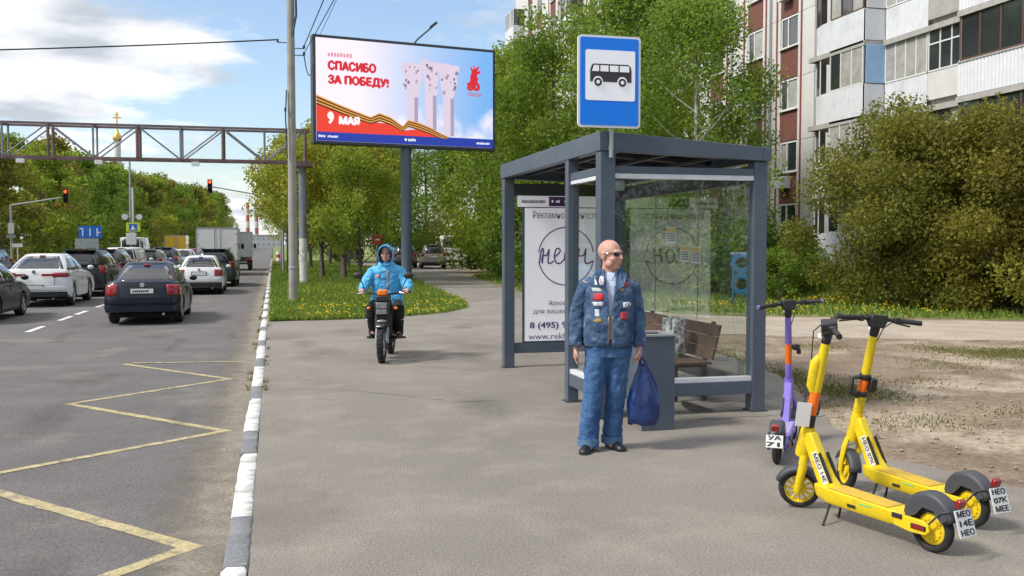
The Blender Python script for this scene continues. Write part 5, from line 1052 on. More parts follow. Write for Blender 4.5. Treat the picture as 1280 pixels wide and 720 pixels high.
# ------------------------------------------------------------------ gantry over the road
mat('gantry_rust', (.13, .075, .075), .75, col2=(.20, .135, .135), vs_=3, bump=.3, bs=20)
mat('gantry_grey', (.23, .24, .27), .6, var=.12)
GT = thing('sign_gantry', 'rusty lattice gantry spanning the road on a grey and white column', 'gantry', (1.2, 41, 0))
zb_, zt_ = 5.12, 6.42; x0_, x1_ = -15.5, 1.5
for y in (40.55, 41.45):
    for z in (zb_, zt_): wb(MB().b2((x0_, y - .045, z - .042), (x1_, y + .045, z + .042)), 'chord', 'gantry_rust', GT)
k = 0; step = 1.62; xs = np.arange(x1_ - .2, x0_, -step)
for i, x in enumerate(xs):
    for y in (40.55, 41.45):
        wb(MB().cyl((x, y, zb_ + .042), (x, y, zt_ - .042), .042 if i % 2 else .06, 8), 'upright', 'gantry_rust' if i % 2 == 0 else 'gantry_grey', GT, smooth=40)
        if i < len(xs) - 1:
            a, b_ = ((x, y, zb_), (x - step, y, zt_)) if i % 2 else ((x, y, zt_), (x - step, y, zb_)); d = Vector(b_) - Vector(a); wb(MB().cyl(Vector(a) + d * .06, Vector(b_) - d * .06, .03, 8), 'diagonal', 'gantry_grey', GT, smooth=40)
    for z in (zb_, zt_): wb(MB().b2((x - .035, 40.597, z - .035), (x + .035, 41.403, z + .035)), 'cross_tie', 'gantry_rust', GT)
wb(MB().cyl((1.2, 41.0, 1.98), (1.2, 41.0, 5.06), .165, 20), 'column', 'gantry_grey', GT, smooth=40); wb(MB().cyl((1.2, 41.0, 0.03), (1.2, 41.0, 1.98), .168, 20), 'column_base', 'paint_white', GT, smooth=40)
wb(MB().b2((.8, 40.45, 4.94), (1.6, 41.55, 5.06)), 'column_head', 'gantry_rust', GT); wb(MB().b2((.85, 40.65, 0), (1.55, 41.35, .06)), 'foot_plate', 'concrete', GT)
for x in (-6.6, -3.0, -9.4): wb(MB().box((x, 40.5, 4.95), (.28, .22, .16)), 'gantry_box', 'white_plain', GT)

# ------------------------------------------------------------------ utility pole and wires
UP = thing('utility_pole', 'tall weathered concrete utility pole on the grass verge', 'utility pole', (.56, 29.48, 0))
wb(MB().cyl((.56, 29.48, 0), (.56, 29.48, 10.4), .135, 12, .105), 'pole', 'concrete', UP, smooth=30)
wb(MB().lathe([(.14, 1.0), (.145, 1.02), (.145, 1.06), (.14, 1.08)], 12, (.56, 29.48, 0)), 'band', 'grey_metal', UP, smooth=30)
for z, d in ((7.70, -1), (7.35, 1), (7.55, 1)):
    wb(MB().cyl((.56 + d * .1, 29.48, z), (.56 + d * .38, 29.48, z), .014, 8), 'bracket', 'steel_dark', UP, smooth=40); wb(MB().lathe([(.02, 0), (.045, .02), (.03, .05), (.045, .08), (.02, .1)], 10, (.56 + d * .38, 29.48, z)), 'insulator', 'steel_dark', UP, smooth=50)
wb(MB().tube([(.70, 29.4, 9.8), (.72, 29.4, 8.5), (.60, 29.33, 7.9)], .035, 8), 'cable_conduit', 'steel_dark', UP, smooth=50)
wb(MB().tube([(.42, 29.4, 6.3), (.38, 29.38, 5.5), (.40, 29.36, 5.1), (.42, 29.36, 4.3)], .02, 6), 'cable_conduit', 'steel_dark', UP, smooth=50); wb(MB().box((.38, 29.36, 5.72), (.07, .05, .10)), 'junction_box', 'steel_dark', UP)
mat('wire', (.02, .02, .022), .6)
def wire(a, b_, sag, r, label):
    a, b_ = Vector(a), Vector(b_); pts = [a.lerp(b_, i / 24) + Vector((0, 0, -4 * sag * (i / 24) * (1 - i / 24))) for i in range(25)]
    o = MB().tube(pts, r, 5).build('overhead_wire', 'wire', None, 60); tag(o, label, 'wire', 'overhead wires')
wire((.18, 29.48, 7.78), (-26, 30.5, 6.4), .25, .022, 'wire running left from the concrete pole across the sky')
wire((.94, 29.48, 7.42), (3.6, 4, 9.8), .3, .012, 'lowest wire rising from the concrete pole towards the camera'); wire((.94, 29.48, 7.62), (3.0, 4, 10.4), .3, .014, 'middle wire rising steeply beside the concrete pole'); wire((.66, 29.4, 9.3), (2.2, 4, 11), .3, .016, 'upper wire closest to the concrete pole top')
wire((.94, 29.5, 7.36), (1.55, 37.2, 8.9), .7, .016, 'slack wire looping from the pole to the billboard edge'); wire((1.75, 37.2, 9.55), (4.4, 4, 13), .4, .010, 'thin wire rising from the billboard corner')

# ------------------------------------------------------------------ traffic lights, signs and masts
def signal_head(t, x, y, z, lit):
    MB().b2((x - .17, y, z - .5), (x + .17, y + .2, z + .5)).build('signal_head', 'trim_black', t, None, .02)
    for i, m in enumerate((lit, 'trim_black', 'under_dark')):
        MB().lathe([(.11, 0), (.11, -.015), (.001, -.03)], 16, (x, y - .001, z + .31 - i * .31), 'y').build('lamp', m, t, 40); MB().lathe([(.13, 0), (.13, -.14), (.12, -.14), (.12, 0)], 16, (x, y - .002, z + .31 - i * .31), 'y', closed=True).build('hood', 'trim_black', t, 40)
t = thing('traffic_light', 'red traffic light on a long arm at the left roadside', 'traffic light', (-18.1, 75, 0))
MB().cyl((0, 0, -.1), (0, 0, 4.55), .09, 12).build('pole', 'grey_metal', t, 40); MB().tube([(0, 0, 4.5), (1.2, 0, 4.7), (3.3, 0, 5.08)], [.07, .06, .05], 10).build('arm', 'grey_metal', t, 40); signal_head(t, 3.62, -.1, 5.2, 'red_lit'); MB().b2((-.2, -.14, 2.5), (.2, -.1, 3.25)).build('sign_panel', 'plate', t); MB().b2((-.3, -.14, 2.2), (.3, -.1, 2.4)).build('sign_panel', 'grey_metal', t)
t = thing('traffic_light', 'red traffic light hanging over the road from the verge', 'traffic light', (.55, 75, 0))
MB().cyl((0, 0, 0), (0, 0, 5.4), .09, 12).build('pole', 'grey_metal', t, 40); MB().tube([(0, 0, 5.2), (-1.6, 0, 5.45), (-4.9, 0, 6.0)], [.07, .06, .05], 10).build('arm', 'grey_metal', t, 40); signal_head(t, -5.1, -.1, 6.05, 'red_lit')
t = thing('lane_sign', 'blue lane direction sign above a grey panel left of the road', 'road sign', (-11.4, 66, 0))
mat('sign_back', (.30, .33, .33), .6)
for x in (-.35, .45): MB().cyl((x, 0, -.15), (x, 0, 2.9), .04, 10).build('post', 'grey_metal', t, 40)
MB().b2((-.62, -.06, 2.15), (.74, -.042, 2.9)).build('blue_panel', 'sign_blue2', t); MB().b2((-.85, -.06, 1.45), (.55, -.042, 2.1)).build('grey_panel', 'sign_back', t)
for x, br in ((-.38, 1), (.06, 0), (.48, 2)):
    MB().b2((x - .035, -.068, 2.25), (x + .035, -.0605, 2.75)).build('arrow', 'white_plain', t)
    if br == 1: MB().b2((x - .19, -.068, 2.69), (x - .036, -.0605, 2.75)).build('arrow', 'white_plain', t)
    if br == 2: MB().b2((x + .036, -.068, 2.46), (x + .19, -.0605, 2.52)).build('arrow', 'white_plain', t)
t = thing('camera_mast', 'grey mast with round speakers and yellow edged sign behind the queue', 'mast', (-9.45, 70, 0))
mat('sign_lime', (.60, .72, .04), .5)
MB().cyl((0, 0, -.15), (0, 0, 7.6), .11, 12, .06).build('mast_pole', 'grey_metal', t, 40); MB().cyl((.14, 0, 2.2), (.14, 0, 5.6), .07, 10).build('mast_sleeve', 'white_plain', t, 40)
for s in (-1, 1): MB().lathe([(.20, 0), (.20, .1), (.12, .22), (.001, .24)], 18, (s * .46 + .1, -.12, 3.6), 'y').build('round_unit', 'plate', t, 40); MB().cyl((.1, -.05, 3.6), (s * .40 + .1, -.05, 3.6), .025, 6).build('bracket', 'grey_metal', t, 40)
MB().b2((-.28, -.16, 2.6), (.62, -.135, 3.2)).build('lime_panel', 'sign_lime', t); MB().b2((-.10, -.17, 2.66), (.42, -.161, 3.12)).build('blue_panel', 'sign_blue2', t)
MB().add([(.0, -.176, 2.72), (.32, -.176, 2.72), (.16, -.176, 3.04)], [(0, 1, 2)]).build('white_triangle', 'white_plain', t)
MB().b2((-.28, -.2, 1.7), (.35, .1, 2.5)).build('cabinet', 'plate', t, None, .02)
t = thing('small_sign', 'small white T-shaped sign beyond the white SUV', 'road sign', (-15.6, 66, 0)); MB().cyl((0, 0, -.1), (0, 0, 1.7), .035, 8).build('post', 'white_plain', t, 40); MB().b2((-.3, -.05, 1.55), (.3, -.036, 1.78)).build('panel', 'white_plain', t)
t = thing('round_sign', 'red square sign on a thin post where the drive turns', 'road sign', (6.63, 64, 0)); MB().cyl((0, 0, 0), (0, 0, 2.3), .035, 8).build('post', 'grey_metal', t, 40); MB().b2((-.3, -.05, 1.75), (.3, -.036, 2.35)).build('panel', 'patch_red', t); MB().b2((-.2, -.056, 1.98), (.2, -.0505, 2.1)).build('bar', 'white_plain', t)
t = thing('blue_sign', 'small blue sign on a pole among the verge trees', 'road sign', (1.0, 58, 0)); MB().cyl((0, 0, 0), (0, 0, 2.7), .05, 8).build('post', 'grey_metal', t, 40); MB().b2((-.1, -.07, 2.1), (.5, -.053, 2.65)).build('panel', 'sign_blue2', t)
for x, y, h, l_ in ((.55, 60, 3.4, 'slim grey post by the kerb just past the gantry'), (.75, 52, 2.6, 'short dark post by the kerb nearest the gantry')):
    t = thing('roadside_post', l_, 'post', (x, y, 0)); MB().cyl((0, 0, 0), (0, 0, h), .07 if h > 3 else .09, 10).build('shaft', 'grey_metal' if h > 3 else 'trim_black', t, 40); MB().lathe([(.12, 0), (.12, .03), (.09, .05)], 12).build('foot', 'concrete', t, 30)
t = thing('marker_post', 'small red and white marker post beside the far kerb', 'post', (.4, 86, 0))
for i in range(4): MB().cyl((0, 0, i * .28), (0, 0, i * .28 + .28), .17, 12).build('band', 'patch_red' if i % 2 == 0 else 'white_plain', t, 40)
# pedestrians far down the drive
mat('coat_dark', (.015, .016, .02), .9); mat('coat_grey', (.18, .18, .2), .9)
def walker(x, y, m, label, h=1.72):
    t = thing('person', label, 'person', (x, y, 0), R(160)); b = MB(); k = h / 1.75
    b.loft([ell((0, 0, z * k), rx, ry) for z, rx, ry in ((.80, .15, .11), (1.0, .16, .12), (1.25, .19, .12), (1.42, .17, .1), (1.5, .07, .07))]); b.tube([(0, 0, 1.48 * k), (0, 0, 1.58 * k)], .055); head_shapes(b, (0, 0, 1.64 * k), 0, .95)
    for s in (-1, 1):
        b.tube([(s * .18, 0, 1.40 * k), (s * .25, .02 * s, 1.12 * k), (s * .24, -.08 * s, .85 * k), (s * .24, -.1 * s, .74 * k)], [.06, .055, .045, .03]); b.tube([(s * .09, 0, .88 * k), (s * .10, -.06 * s, .48 * k), (s * .10, .10 * s, .06)], [.10, .075, .055]); b.tube([(s * .1, .1 * s, .04), (s * .1, .1 * s - .16, .03)], [.045, .03])
    me = fuse(b, .02, 2); put(me, 'body', m, t); hb = MB(); hb.ball((0, -.02, 1.64 * k), (.085, .10, .10)); hb.build('hair', 'trousers_black', t, 60)
walker(5.75, 66.4, 'coat_dark', 'pedestrian in black walking down the drive behind the rider'); walker(5.0, 67.5, 'coat_grey', 'pedestrian in grey walking beside the one in black', 1.65)
# ------------------------------------------------------------------ apartment building
mat('tile_white', (.60, .59, .565), .55, var=.05, vs_=2, dirt=(.46, .44, .41), ds=.7, dpos=(.52, .75))
mat('brick_red', (.135, .048, .036), .85, col2=(.20, .078, .058), vs_=10, bump=.4, bs=30)
mat('strip_red', (.27, .07, .06), .7, var=.1)
mat('corrugated', (.62, .635, .66), .5, var=.05, dirt=(.48, .48, .49), ds=1.1, dpos=(.5, .8))
mat('balcony_blue', (.30, .47, .70), .35, var=.04)
mat('frame_brown', (.10, .058, .035), .6)
mat('frame_white', (.70, .70, .69), .45, var=.05)
mat('slab_grey', (.36, .345, .32), .85, var=.12)
mat('window_dark', (.030, .034, .038), .08, var=.3, vs_=1.0, spec=.8, coat=.5)
mat('curtain', (.34, .33, .30), .6, var=.2, vs_=3, coat=.6)
BD = thing('apartment_building', 'pale tiled panel apartment block with red brick insets and glazed balconies', 'building', (23, 40, 0))
FX = 23.0; FH = 2.85; S0 = 2.2; NF = 9; ZT = S0 + FH * NF
wbox((FX + .13, 20, 0), (FX + 13, 91.2, ZT), 'core_wall', 'tile_white', BD); wbox((FX - .1, 19.9, ZT), (FX + 13.1, 91.3, ZT + .9), 'parapet', 'tile_white', BD)
wbox((FX - .03, 33.2, 0), (FX + .129, 91.2, S0 - 1.47), 'plinth', 'slab_grey', BD)
def shared(b, m, smooth=None): me = b.mesh('piece', smooth); me.materials.append(MATS[m]); return me
sp_me = shared(MB().b2((.02, -.76, -1.41), (.128, .76, -.04)), 'brick_red')
sill_me = shared(MB().b2((-.10, -.80, -.05), (.10, .80, 0)), 'frame_white')
fr = MB()
for a, b_ in (((.03, -.75, 0), (.11, -.68, 1.40)), ((.03, .68, 0), (.11, .75, 1.40)), ((.03, -.68, 0), (.11, .68, .07)), ((.03, -.68, 1.33), (.11, .68, 1.40)), ((.035, .12, .07), (.105, .19, 1.33))): fr.b2(a, b_)
fr_me = shared(fr, 'frame_white')
pa = [shared(MB().b2((.075, -.68, .07), (.085, .12, 1.33)), m) for m in ('window_dark', 'curtain')]; pb_ = [shared(MB().b2((.075, .19, .07), (.085, .68, 1.33)), m) for m in ('window_dark', 'curtain')]
rg = random.Random(12)
def window_col(y, floors=range(NF), brick=True):
    for k in floors:
        z = S0 + FH * k; w = inst('window', fr_me, None, BD, (FX - 23, y - 40, z)); inst('pane', pa[rg.random() < .25], None, w); inst('pane', pb_[rg.random() < .25], None, w); inst('sill', sill_me, None, w)
        if brick: inst('brick_panel', sp_me, None, BD, (FX - 23, y - 40, z))
        else: inst('wall_panel', strip_mesh(1.52, 1.37), None, BD, (FX - 23, y - 40, z - 1.41))
SM = {}
def strip_mesh(w, h):
    if (w, h) not in SM: SM[(w, h)] = shared(MB().b2((.0, -w / 2, 0), (.128, w / 2, h)), 'tile_white')
    return SM[(w, h)]
def strip_col(y0, y1):
    w = round(y1 - y0 - .015, 3)
    for k in range(NF): inst('wall_panel', strip_mesh(w, FH - .02), None, BD, (FX - 23, (y0 + y1) / 2 - 40, S0 - 1.45 + FH * k))
cols = [40.03, 43.25, 47.4, 50.6, 57.6, 60.8, 65.0, 68.2, 75.2, 78.4, 82.6, 85.8]
for i, y in enumerate(cols): window_col(y)
edges = [37.9] + [e for y in cols for e in (y - .77, y + .77)] + [91.2]
bays = [(52.6, 55.8), (70.2, 73.4), (87.8, 91.0)]
for i in range(0, len(edges), 2):
    a, b_ = edges[i], edges[i + 1]
    if b_ - a > 4.5:
        m_ = (a + b_) / 2; strip_col(a, m_); strip_col(m_, b_)
    else: strip_col(a, b_)
for y in (38.95, 41.1, 42.15, 44.35): wbox((FX - .05, y - .04, S0 - 1.45), (FX - .002, y + .04, ZT), 'pilaster_strip', 'strip_red', BD)
for y in (46.2, 51.7, 56.4, 62.0, 69.4, 74.0, 79.6): wbox((FX - .05, y - .05, S0 - 1.45), (FX - .002, y + .05, ZT), 'pilaster_strip', 'strip_red', BD)
for y in (41.62, 45.6): wb(MB().cyl((FX - .1, y, .4), (FX - .1, y, ZT), .05, 8), 'drainpipe', 'grey_metal', BD, smooth=40)
for y, k in ((40.2, 1), (43.4, 2), (40.1, 4)): wbox((FX - .38, y - .4, S0 + FH * k - .75), (FX + .018, y + .4, S0 + FH * k - .2), 'air_conditioner', 'frame_white', BD, bevel=.02)
def ribbed(y0, y1, x, z0, z1, depth=.03, n=None):
    """corrugated sheet running along Y"""
    n = n or max(4, int((y1 - y0) / .16)); P_ = []
    for i in range(n * 2 + 1): P_.append((x + (depth if i % 2 else 0), y0 + (y1 - y0) * i / (2 * n)))
    return MB().loft([[(a, b, z0) for a, b in P_], [(a, b, z1) for a, b in P_]], cap=False, closed=False)
def glazing(par, y0, y1, x, z0, z1, n, fm, panes=('window_dark',), bar=.05):
    """row of panes in a frame, facing the road"""
    b = MB(); b.b2((x - .03, y0, z0), (x + .03, y1, z0 + bar)).b2((x - .03, y0, z1 - bar), (x + .03, y1, z1))
    for i in range(n + 1): y = y0 + (y1 - y0) * i / n; b.b2((x - .032, y - bar / 2, z0 + bar), (x + .032, y + bar / 2, z1 - bar))
    wb(b, 'window_frame', fm, par)
    for i in range(n):
        a, c = y0 + (y1 - y0) * i / n + bar / 2, y0 + (y1 - y0) * (i + 1) / n - bar / 2; wb(MB().b2((x - .006, a, z0 + bar), (x + .006, c, z1 - bar)), 'pane', panes[rg.randrange(len(panes))], par)
def wl(o): return o
for k in range(NF - 1):
    z = S0 + FH * k; bay = node('balcony', BD)
    # rounded bay that stands proud of the facade
    wb(MB().b2((21.95, 32.7, z - 1.42), (FX - .001, 36.6, z - 1.22)), 'floor_slab', 'slab_grey', bay)
    prof = [(FX - .05, 36.85), (22.55, 36.72), (22.2, 36.4), (22.02, 35.8), (21.97, 35.0), (21.97, 32.75)]
    for i in range(len(prof) - 1):
        (xa, ya), (xb, yb2) = prof[i], prof[i + 1]; b = MB(); n = max(2, int(math.dist(prof[i], prof[i + 1]) / .16)); dx, dy = (yb2 - ya), -(xb - xa); dl = math.hypot(dx, dy); pts = [(xa + (xb - xa) * j / (2 * n) + (dx / dl * .02 if j % 2 else 0), ya + (yb2 - ya) * j / (2 * n) + (dy / dl * .02 if j % 2 else 0)) for j in range(2 * n + 1)]
        b.loft([[(p, q, z - 1.21) for p, q in pts], [(p, q, z - .03) for p, q in pts]], cap=False, closed=False); wb(b, 'parapet_sheet', 'corrugated', bay)
        if i < 3:
            wb(MB().add([(xa, ya, z), (xb, yb2, z), (xb, yb2, z + 1.55), (xa, ya, z + 1.55)], [(0, 1, 2, 3)]), 'pane', 'window_dark' if i else 'curtain', bay); wb(MB().cyl((xb, yb2, z - .02), (xb, yb2, z + 1.6), .03, 6), 'window_frame', 'frame_white' if k != 3 else 'frame_brown', bay)
    wb(MB().prism([(x, y) for x, y in prof] + [(FX - .05, 32.75)], z - .03, z, 'xy'), 'rail', 'frame_white', bay)
    wb(MB().prism([(x - .02 if x < 22.5 else x, y) for x, y in prof] + [(FX - .05, 32.75)], z + 1.55, z + 1.63, 'xy'), 'head_rail', 'frame_white', bay)
    glazing(bay, 32.8, 35.0, 21.99, z, z + 1.55, 3, 'frame_white' if k != 3 else 'frame_brown', ('window_dark', 'curtain', 'window_dark'))
    # its near side: flat panel, blue on one floor
    wbox((22.02, 32.70, z - 1.2), (22.90, 32.73, z - .03), 'side_sheet', 'corrugated', bay); wbox((22.05, 32.69, z + .02), (22.87, 32.72, z + 1.5), 'side_panel', 'balcony_blue' if k in (2,) else 'corrugated', bay)
    # loggias on the recessed plane
    lg = node('balcony', BD); X2 = 22.9
    glazing(lg, 30.25, 32.66, X2, z, z + 1.5, 4, 'frame_white', ('window_dark', 'curtain', 'balcony_blue' if False else 'curtain')); glazing(lg, 28.35, 30.15, X2, z, z + 1.5, 3, 'frame_brown' if k % 2 else 'frame_white', ('window_dark', 'window_dark', 'curtain'))
    wb(MB().b2((X2 - .031, 28.35, z + .95), (X2 + .031, 30.15, z + 1.0)), 'transom', 'frame_white', lg)
    wb(ribbed(30.2, 32.66, X2 - .03, z - 1.2, z - .02), 'parapet_sheet', 'corrugated', lg); wbox((X2 - .04, 28.3, z - 1.0), (X2 + .05, 30.18, z - .03), 'parapet_panel', 'slab_grey' if k % 2 else 'tile_white', lg)
    wbox((X2 - .14, 26.0, z - 1.42), (FX + .12, 32.66, z - 1.22), 'floor_slab', 'slab_grey', lg); wbox((X2 - .06, 28.02, z - 1.21), (X2 + .08, 28.28, z + 1.6), 'pillar', 'tile_white', lg)
    wbox((X2 - .02, 26.0, z + 1.5), (X2 + .09, 32.66, z + 1.6), 'lintel', 'tile_white', lg)
    l2 = node('balcony', BD); X3 = 22.4
    glazing(l2, 24.2, 27.9, X3, z - .05, z + 1.5, 4, 'frame_brown', ('window_dark',), .07); wb(ribbed(24.1, 27.95, X3 - .06, z - 1.2, z - .1), 'parapet_sheet', 'corrugated', l2)
    wbox((X3 - .1, 24.1, z - 1.42), (FX + .12, 27.98, z - 1.22), 'floor_slab', 'slab_grey', l2); wbox((X3 - .08, 24.1, z - .10), (X3 + .06, 27.95, z - .05), 'rail', 'slab_grey', l2); wbox((X3 - .02, 27.86, z - 1.2), (X2 + .0, 27.95, z + 1.5), 'side_wall', 'tile_white', l2)
    wbox((X3 - .05, 24.1, z + 1.5), (FX, 27.98, z + 1.62), 'lintel', 'tile_white', l2)
for (y0, y1) in bays:
    for k in range(NF - 1):
        z = S0 + FH * k; bay = node('balcony', BD); wbox((21.9, y0, z - 1.42), (FX - .001, y1, z - 1.24), 'floor_slab', 'slab_grey', bay); wb(ribbed(y0, y1, 21.92, z - 1.23, z - .05), 'parapet_sheet', 'corrugated', bay); wbox((21.93, y0 + .01, z - 1.23), (FX - .002, y0 + .04, z - .05), 'side_sheet', 'corrugated', bay)
        glazing(bay, y0 + .05, y1 - .05, 21.95, z - .04, z + 1.5, 4, 'frame_brown' if k % 3 == 0 else 'frame_white', ('window_dark', 'curtain')); wbox((21.96, y0 + .02, z), (FX - .01, y0 + .05, z + 1.5), 'side_panel', 'window_dark', bay)

# ------------------------------------------------------------------ trees
mat('bark', (.075, .060, .048), .95, col2=(.14, .115, .095), vs_=7, bump=.8, bs=18)
mat('bark_birch', (.50, .49, .46), .9, col2=(.10, .09, .085), vs_=4, bump=.4, bs=14)
def leaf(name, c, c2): return mat(name, c, .55, col2=c2, vs_=.45, trans=.58, island=.36, spec=.3)
leaf('leaf_fresh', (.19, .28, .024), (.31, .37, .045)); leaf('leaf_mid', (.12, .21, .022), (.22, .295, .036)); leaf('leaf_olive', (.165, .175, .028), (.255, .245, .042)); leaf('leaf_deep', (.075, .15, .02), (.14, .21, .03)); leaf('leaf_rust', (.21, .18, .03), (.27, .26, .042)); leaf('leaf_birch', (.16, .265, .03), (.26, .35, .05)); leaf('leaf_yellow', (.28, .31, .03), (.39, .38, .05))
def scatter(rs, centers, radii, n, size, droop=0.0, shell=.35, flat=.0):
    """n leaf quads thrown into small blobs"""
    nb = len(centers); vol = radii.prod(axis=1) ** (2 / 3); pick = rs.choice(nb, n, p=vol / vol.sum())
    d = rs.normal(size=(n, 3)); d /= np.linalg.norm(d, axis=1)[:, None]; rad = shell + (1 - shell) * rs.rand(n) ** .6
    p = centers[pick] + d * radii[pick] * rad[:, None] + rs.normal(size=(n, 3)) * .10 * radii[pick]
    if droop: p[:, 2] -= droop * rs.rand(n) ** 1.6
    u = rs.normal(size=(n, 3)); u /= np.linalg.norm(u, axis=1)[:, None]; nn = rs.normal(size=(n, 3)); nn[:, 2] += .6; nn += d * .5
    w = np.cross(nn, u); w /= np.linalg.norm(w, axis=1)[:, None] + 1e-9; s = (size * rs.uniform(.4, 1.6, n))[:, None]
    a, b = u * s * .5, w * s * .32
    q = np.stack([p - a, p - b * 1.0 + a * .1, p + a, p + b + a * .1], axis=1); return q.reshape(-1, 3)
def tree_meshes(seed, H, base, rad, nblob, br, n, size, droop=0, trunk=.16, shape=1.0, lean=0.0, lowlimb=.5, bark='bark'):
    rs = np.random.RandomState(seed); C = []; Rr = []
    while len(C) < nblob:
        z = rs.uniform(0, 1); prof = math.sin(PI * min(1, (z * .86 + .14) ** shape)) ** .7; a = rs.uniform(0, 2 * PI); r = rad * prof * rs.rand() ** .5
        c = np.array([r * math.cos(a), r * math.sin(a), base + (H - base) * z]); k = rs.uniform(.6, 1.25) * br
        if c[2] + k > H + .2: continue
        C.append(c); Rr.append(np.array([k, k, k * rs.uniform(.65, .95)]))
    C = np.array(C); Rr = np.array(Rr); q = scatter(rs, C, Rr, n, size, droop)
    q[:, 2] = np.maximum(q[:, 2], .12)
    b = MB(); top = H * .9; pts = [(lean * t * t * H * .1 + .06 * math.sin(5 * t + seed), .06 * math.cos(4 * t + seed), t * top) for t in np.linspace(0, 1, 9)]; b.tube(pts, [trunk * (1.25 if i == 0 else 1) * (1 - .88 * i / 8) for i in range(9)], 9)
    for i in rs.permutation(nblob)[:min(nblob, 26)]:
        c = C[i]; z0 = max(base * lowlimb, c[2] - .55 * math.hypot(c[0], c[1]) - .8); z0 = min(z0, top * .95); t = z0 / top; p0 = Vector((lean * t * t * H * .1 + .06 * math.sin(5 * t + seed), .06 * math.cos(4 * t + seed), z0)); p2 = Vector(c); mid = p0.lerp(p2, .5) + Vector((0, 0, .18 * (p2 - p0).length * (-.3 if droop else .5))); r0 = trunk * .42 * (1 - .7 * t); b.tube([p0, mid, p2], [r0, r0 * .6, r0 * .2], 5)
    tm = b.mesh('trunk', 60); tm.materials.append(MATS[bark]); return tm, fast_mesh('crown', q, 4, ['leaf_mid'])
def plant(name, cat, label, protos, loc, rz, sc, m, group):
    tm, cm = protos; t = thing(name, label, cat, loc, rz, group); t.scale = sc if isinstance(sc, tuple) else (sc, sc, sc)
    inst('trunk', tm, None, t); c = inst('crown', cm, None, t); c.material_slots[0].link = 'OBJECT'; c.material_slots[0].material = MATS[m]; return t
FAR = [tree_meshes(40 + i, 12, .8, 3.9, 62, .95, 7600, .30, 0, .2, s) for i, s in enumerate((.8, 1.0, .62))]
MID = [tree_meshes(60 + i, 8.2, 2.3, 2.9, 40, .95, 13000, .15, .15, .11, s) for i, s in enumerate((.9, .8))]
BIG = [tree_meshes(70, 14, 1.5, 3.9, 68, 1.25, 36000, .15, .6, .2, .85), tree_meshes(71, 15, 1.2, 3.6, 70, 1.15, 36000, .14, 1.1, .18, .8, bark='bark_birch'), tree_meshes(72, 13, .6, 4.2, 66, 1.3, 36000, .16, .4, .2, .95)]
BUSH = [tree_meshes(80, 5.9, .35, 2.7, 62, .78, 58000, .085, .15, .08, .8, lowlimb=.1), tree_meshes(81, 6.1, .3, 2.9, 66, .78, 58000, .085, .1, .08, .72, lowlimb=.1)]
SHRUB = [tree_meshes(90 + i, 2.4, .15, 1.25, 26, .48, 7000, .10, 0, .04, .7, lowlimb=.1) for i in range(2)]
rg = random.Random(77); LG = 'trees lining the far side of the road'
tone = ['leaf_fresh', 'leaf_birch', 'leaf_olive', 'leaf_yellow', 'leaf_fresh', 'leaf_rust', 'leaf_birch', 'leaf_mid']; words_ = {'leaf_birch': 'light green', 'leaf_mid': 'mid green', 'leaf_fresh': 'bright fresh green', 'leaf_olive': 'olive brown', 'leaf_yellow': 'yellow green', 'leaf_rust': 'rusty yellow', 'leaf_deep': 'deep green'}
Y = 62; i = 0; row = []
while Y < 420:
    row.append((-20.2 - rg.uniform(0, 2.4), Y)); Y += 6.5 + (Y - 62) * .035 + rg.uniform(0, 2.5)
ordn = ['first', 'second', 'third', 'fourth', 'fifth', 'sixth', 'seventh', 'eighth', 'ninth', 'tenth', 'eleventh', 'twelfth', 'thirteenth', 'fourteenth', 'fifteenth', 'sixteenth', 'seventeenth', 'eighteenth', 'nineteenth', 'twentieth', 'twenty-first', 'twenty-second', 'twenty-third', 'twenty-fourth', 'twenty-fifth', 'twenty-sixth', 'twenty-seventh', 'twenty-eighth', 'twenty-ninth', 'thirtieth']
for i, (x, y) in enumerate(row):
    h = (10.6 + (y - 62) * .034 + rg.uniform(-1.2, 1.2)) / 12; m = tone[i % 8]; plant('roadside_tree', 'tree', f'{words_[m]} tree, {ordn[i]} along the far roadside row', FAR[i % 3], (x, y, -.05), rg.uniform(0, 6), (h * rg.uniform(.95, 1.2), h * rg.uniform(.95, 1.2), h), m, LG)
Y = 70; i = 0
while Y < 330:
    h = (12.2 + (Y - 70) * .036 + rg.uniform(-1.5, 1.8)) / 12; m = tone[(i * 3 + 2) % 8]; plant('background_tree', 'tree', f'{words_[m]} taller tree behind the far roadside row, {ordn[i]} from the camera', FAR[(i + 1) % 3], (-29 - rg.uniform(0, 5), Y, -.05), rg.uniform(0, 6), h, m, 'trees behind the roadside row'); Y += 11 + (Y - 70) * .05 + rg.uniform(0, 3); i += 1
VG = 'young trees on the grass verge'
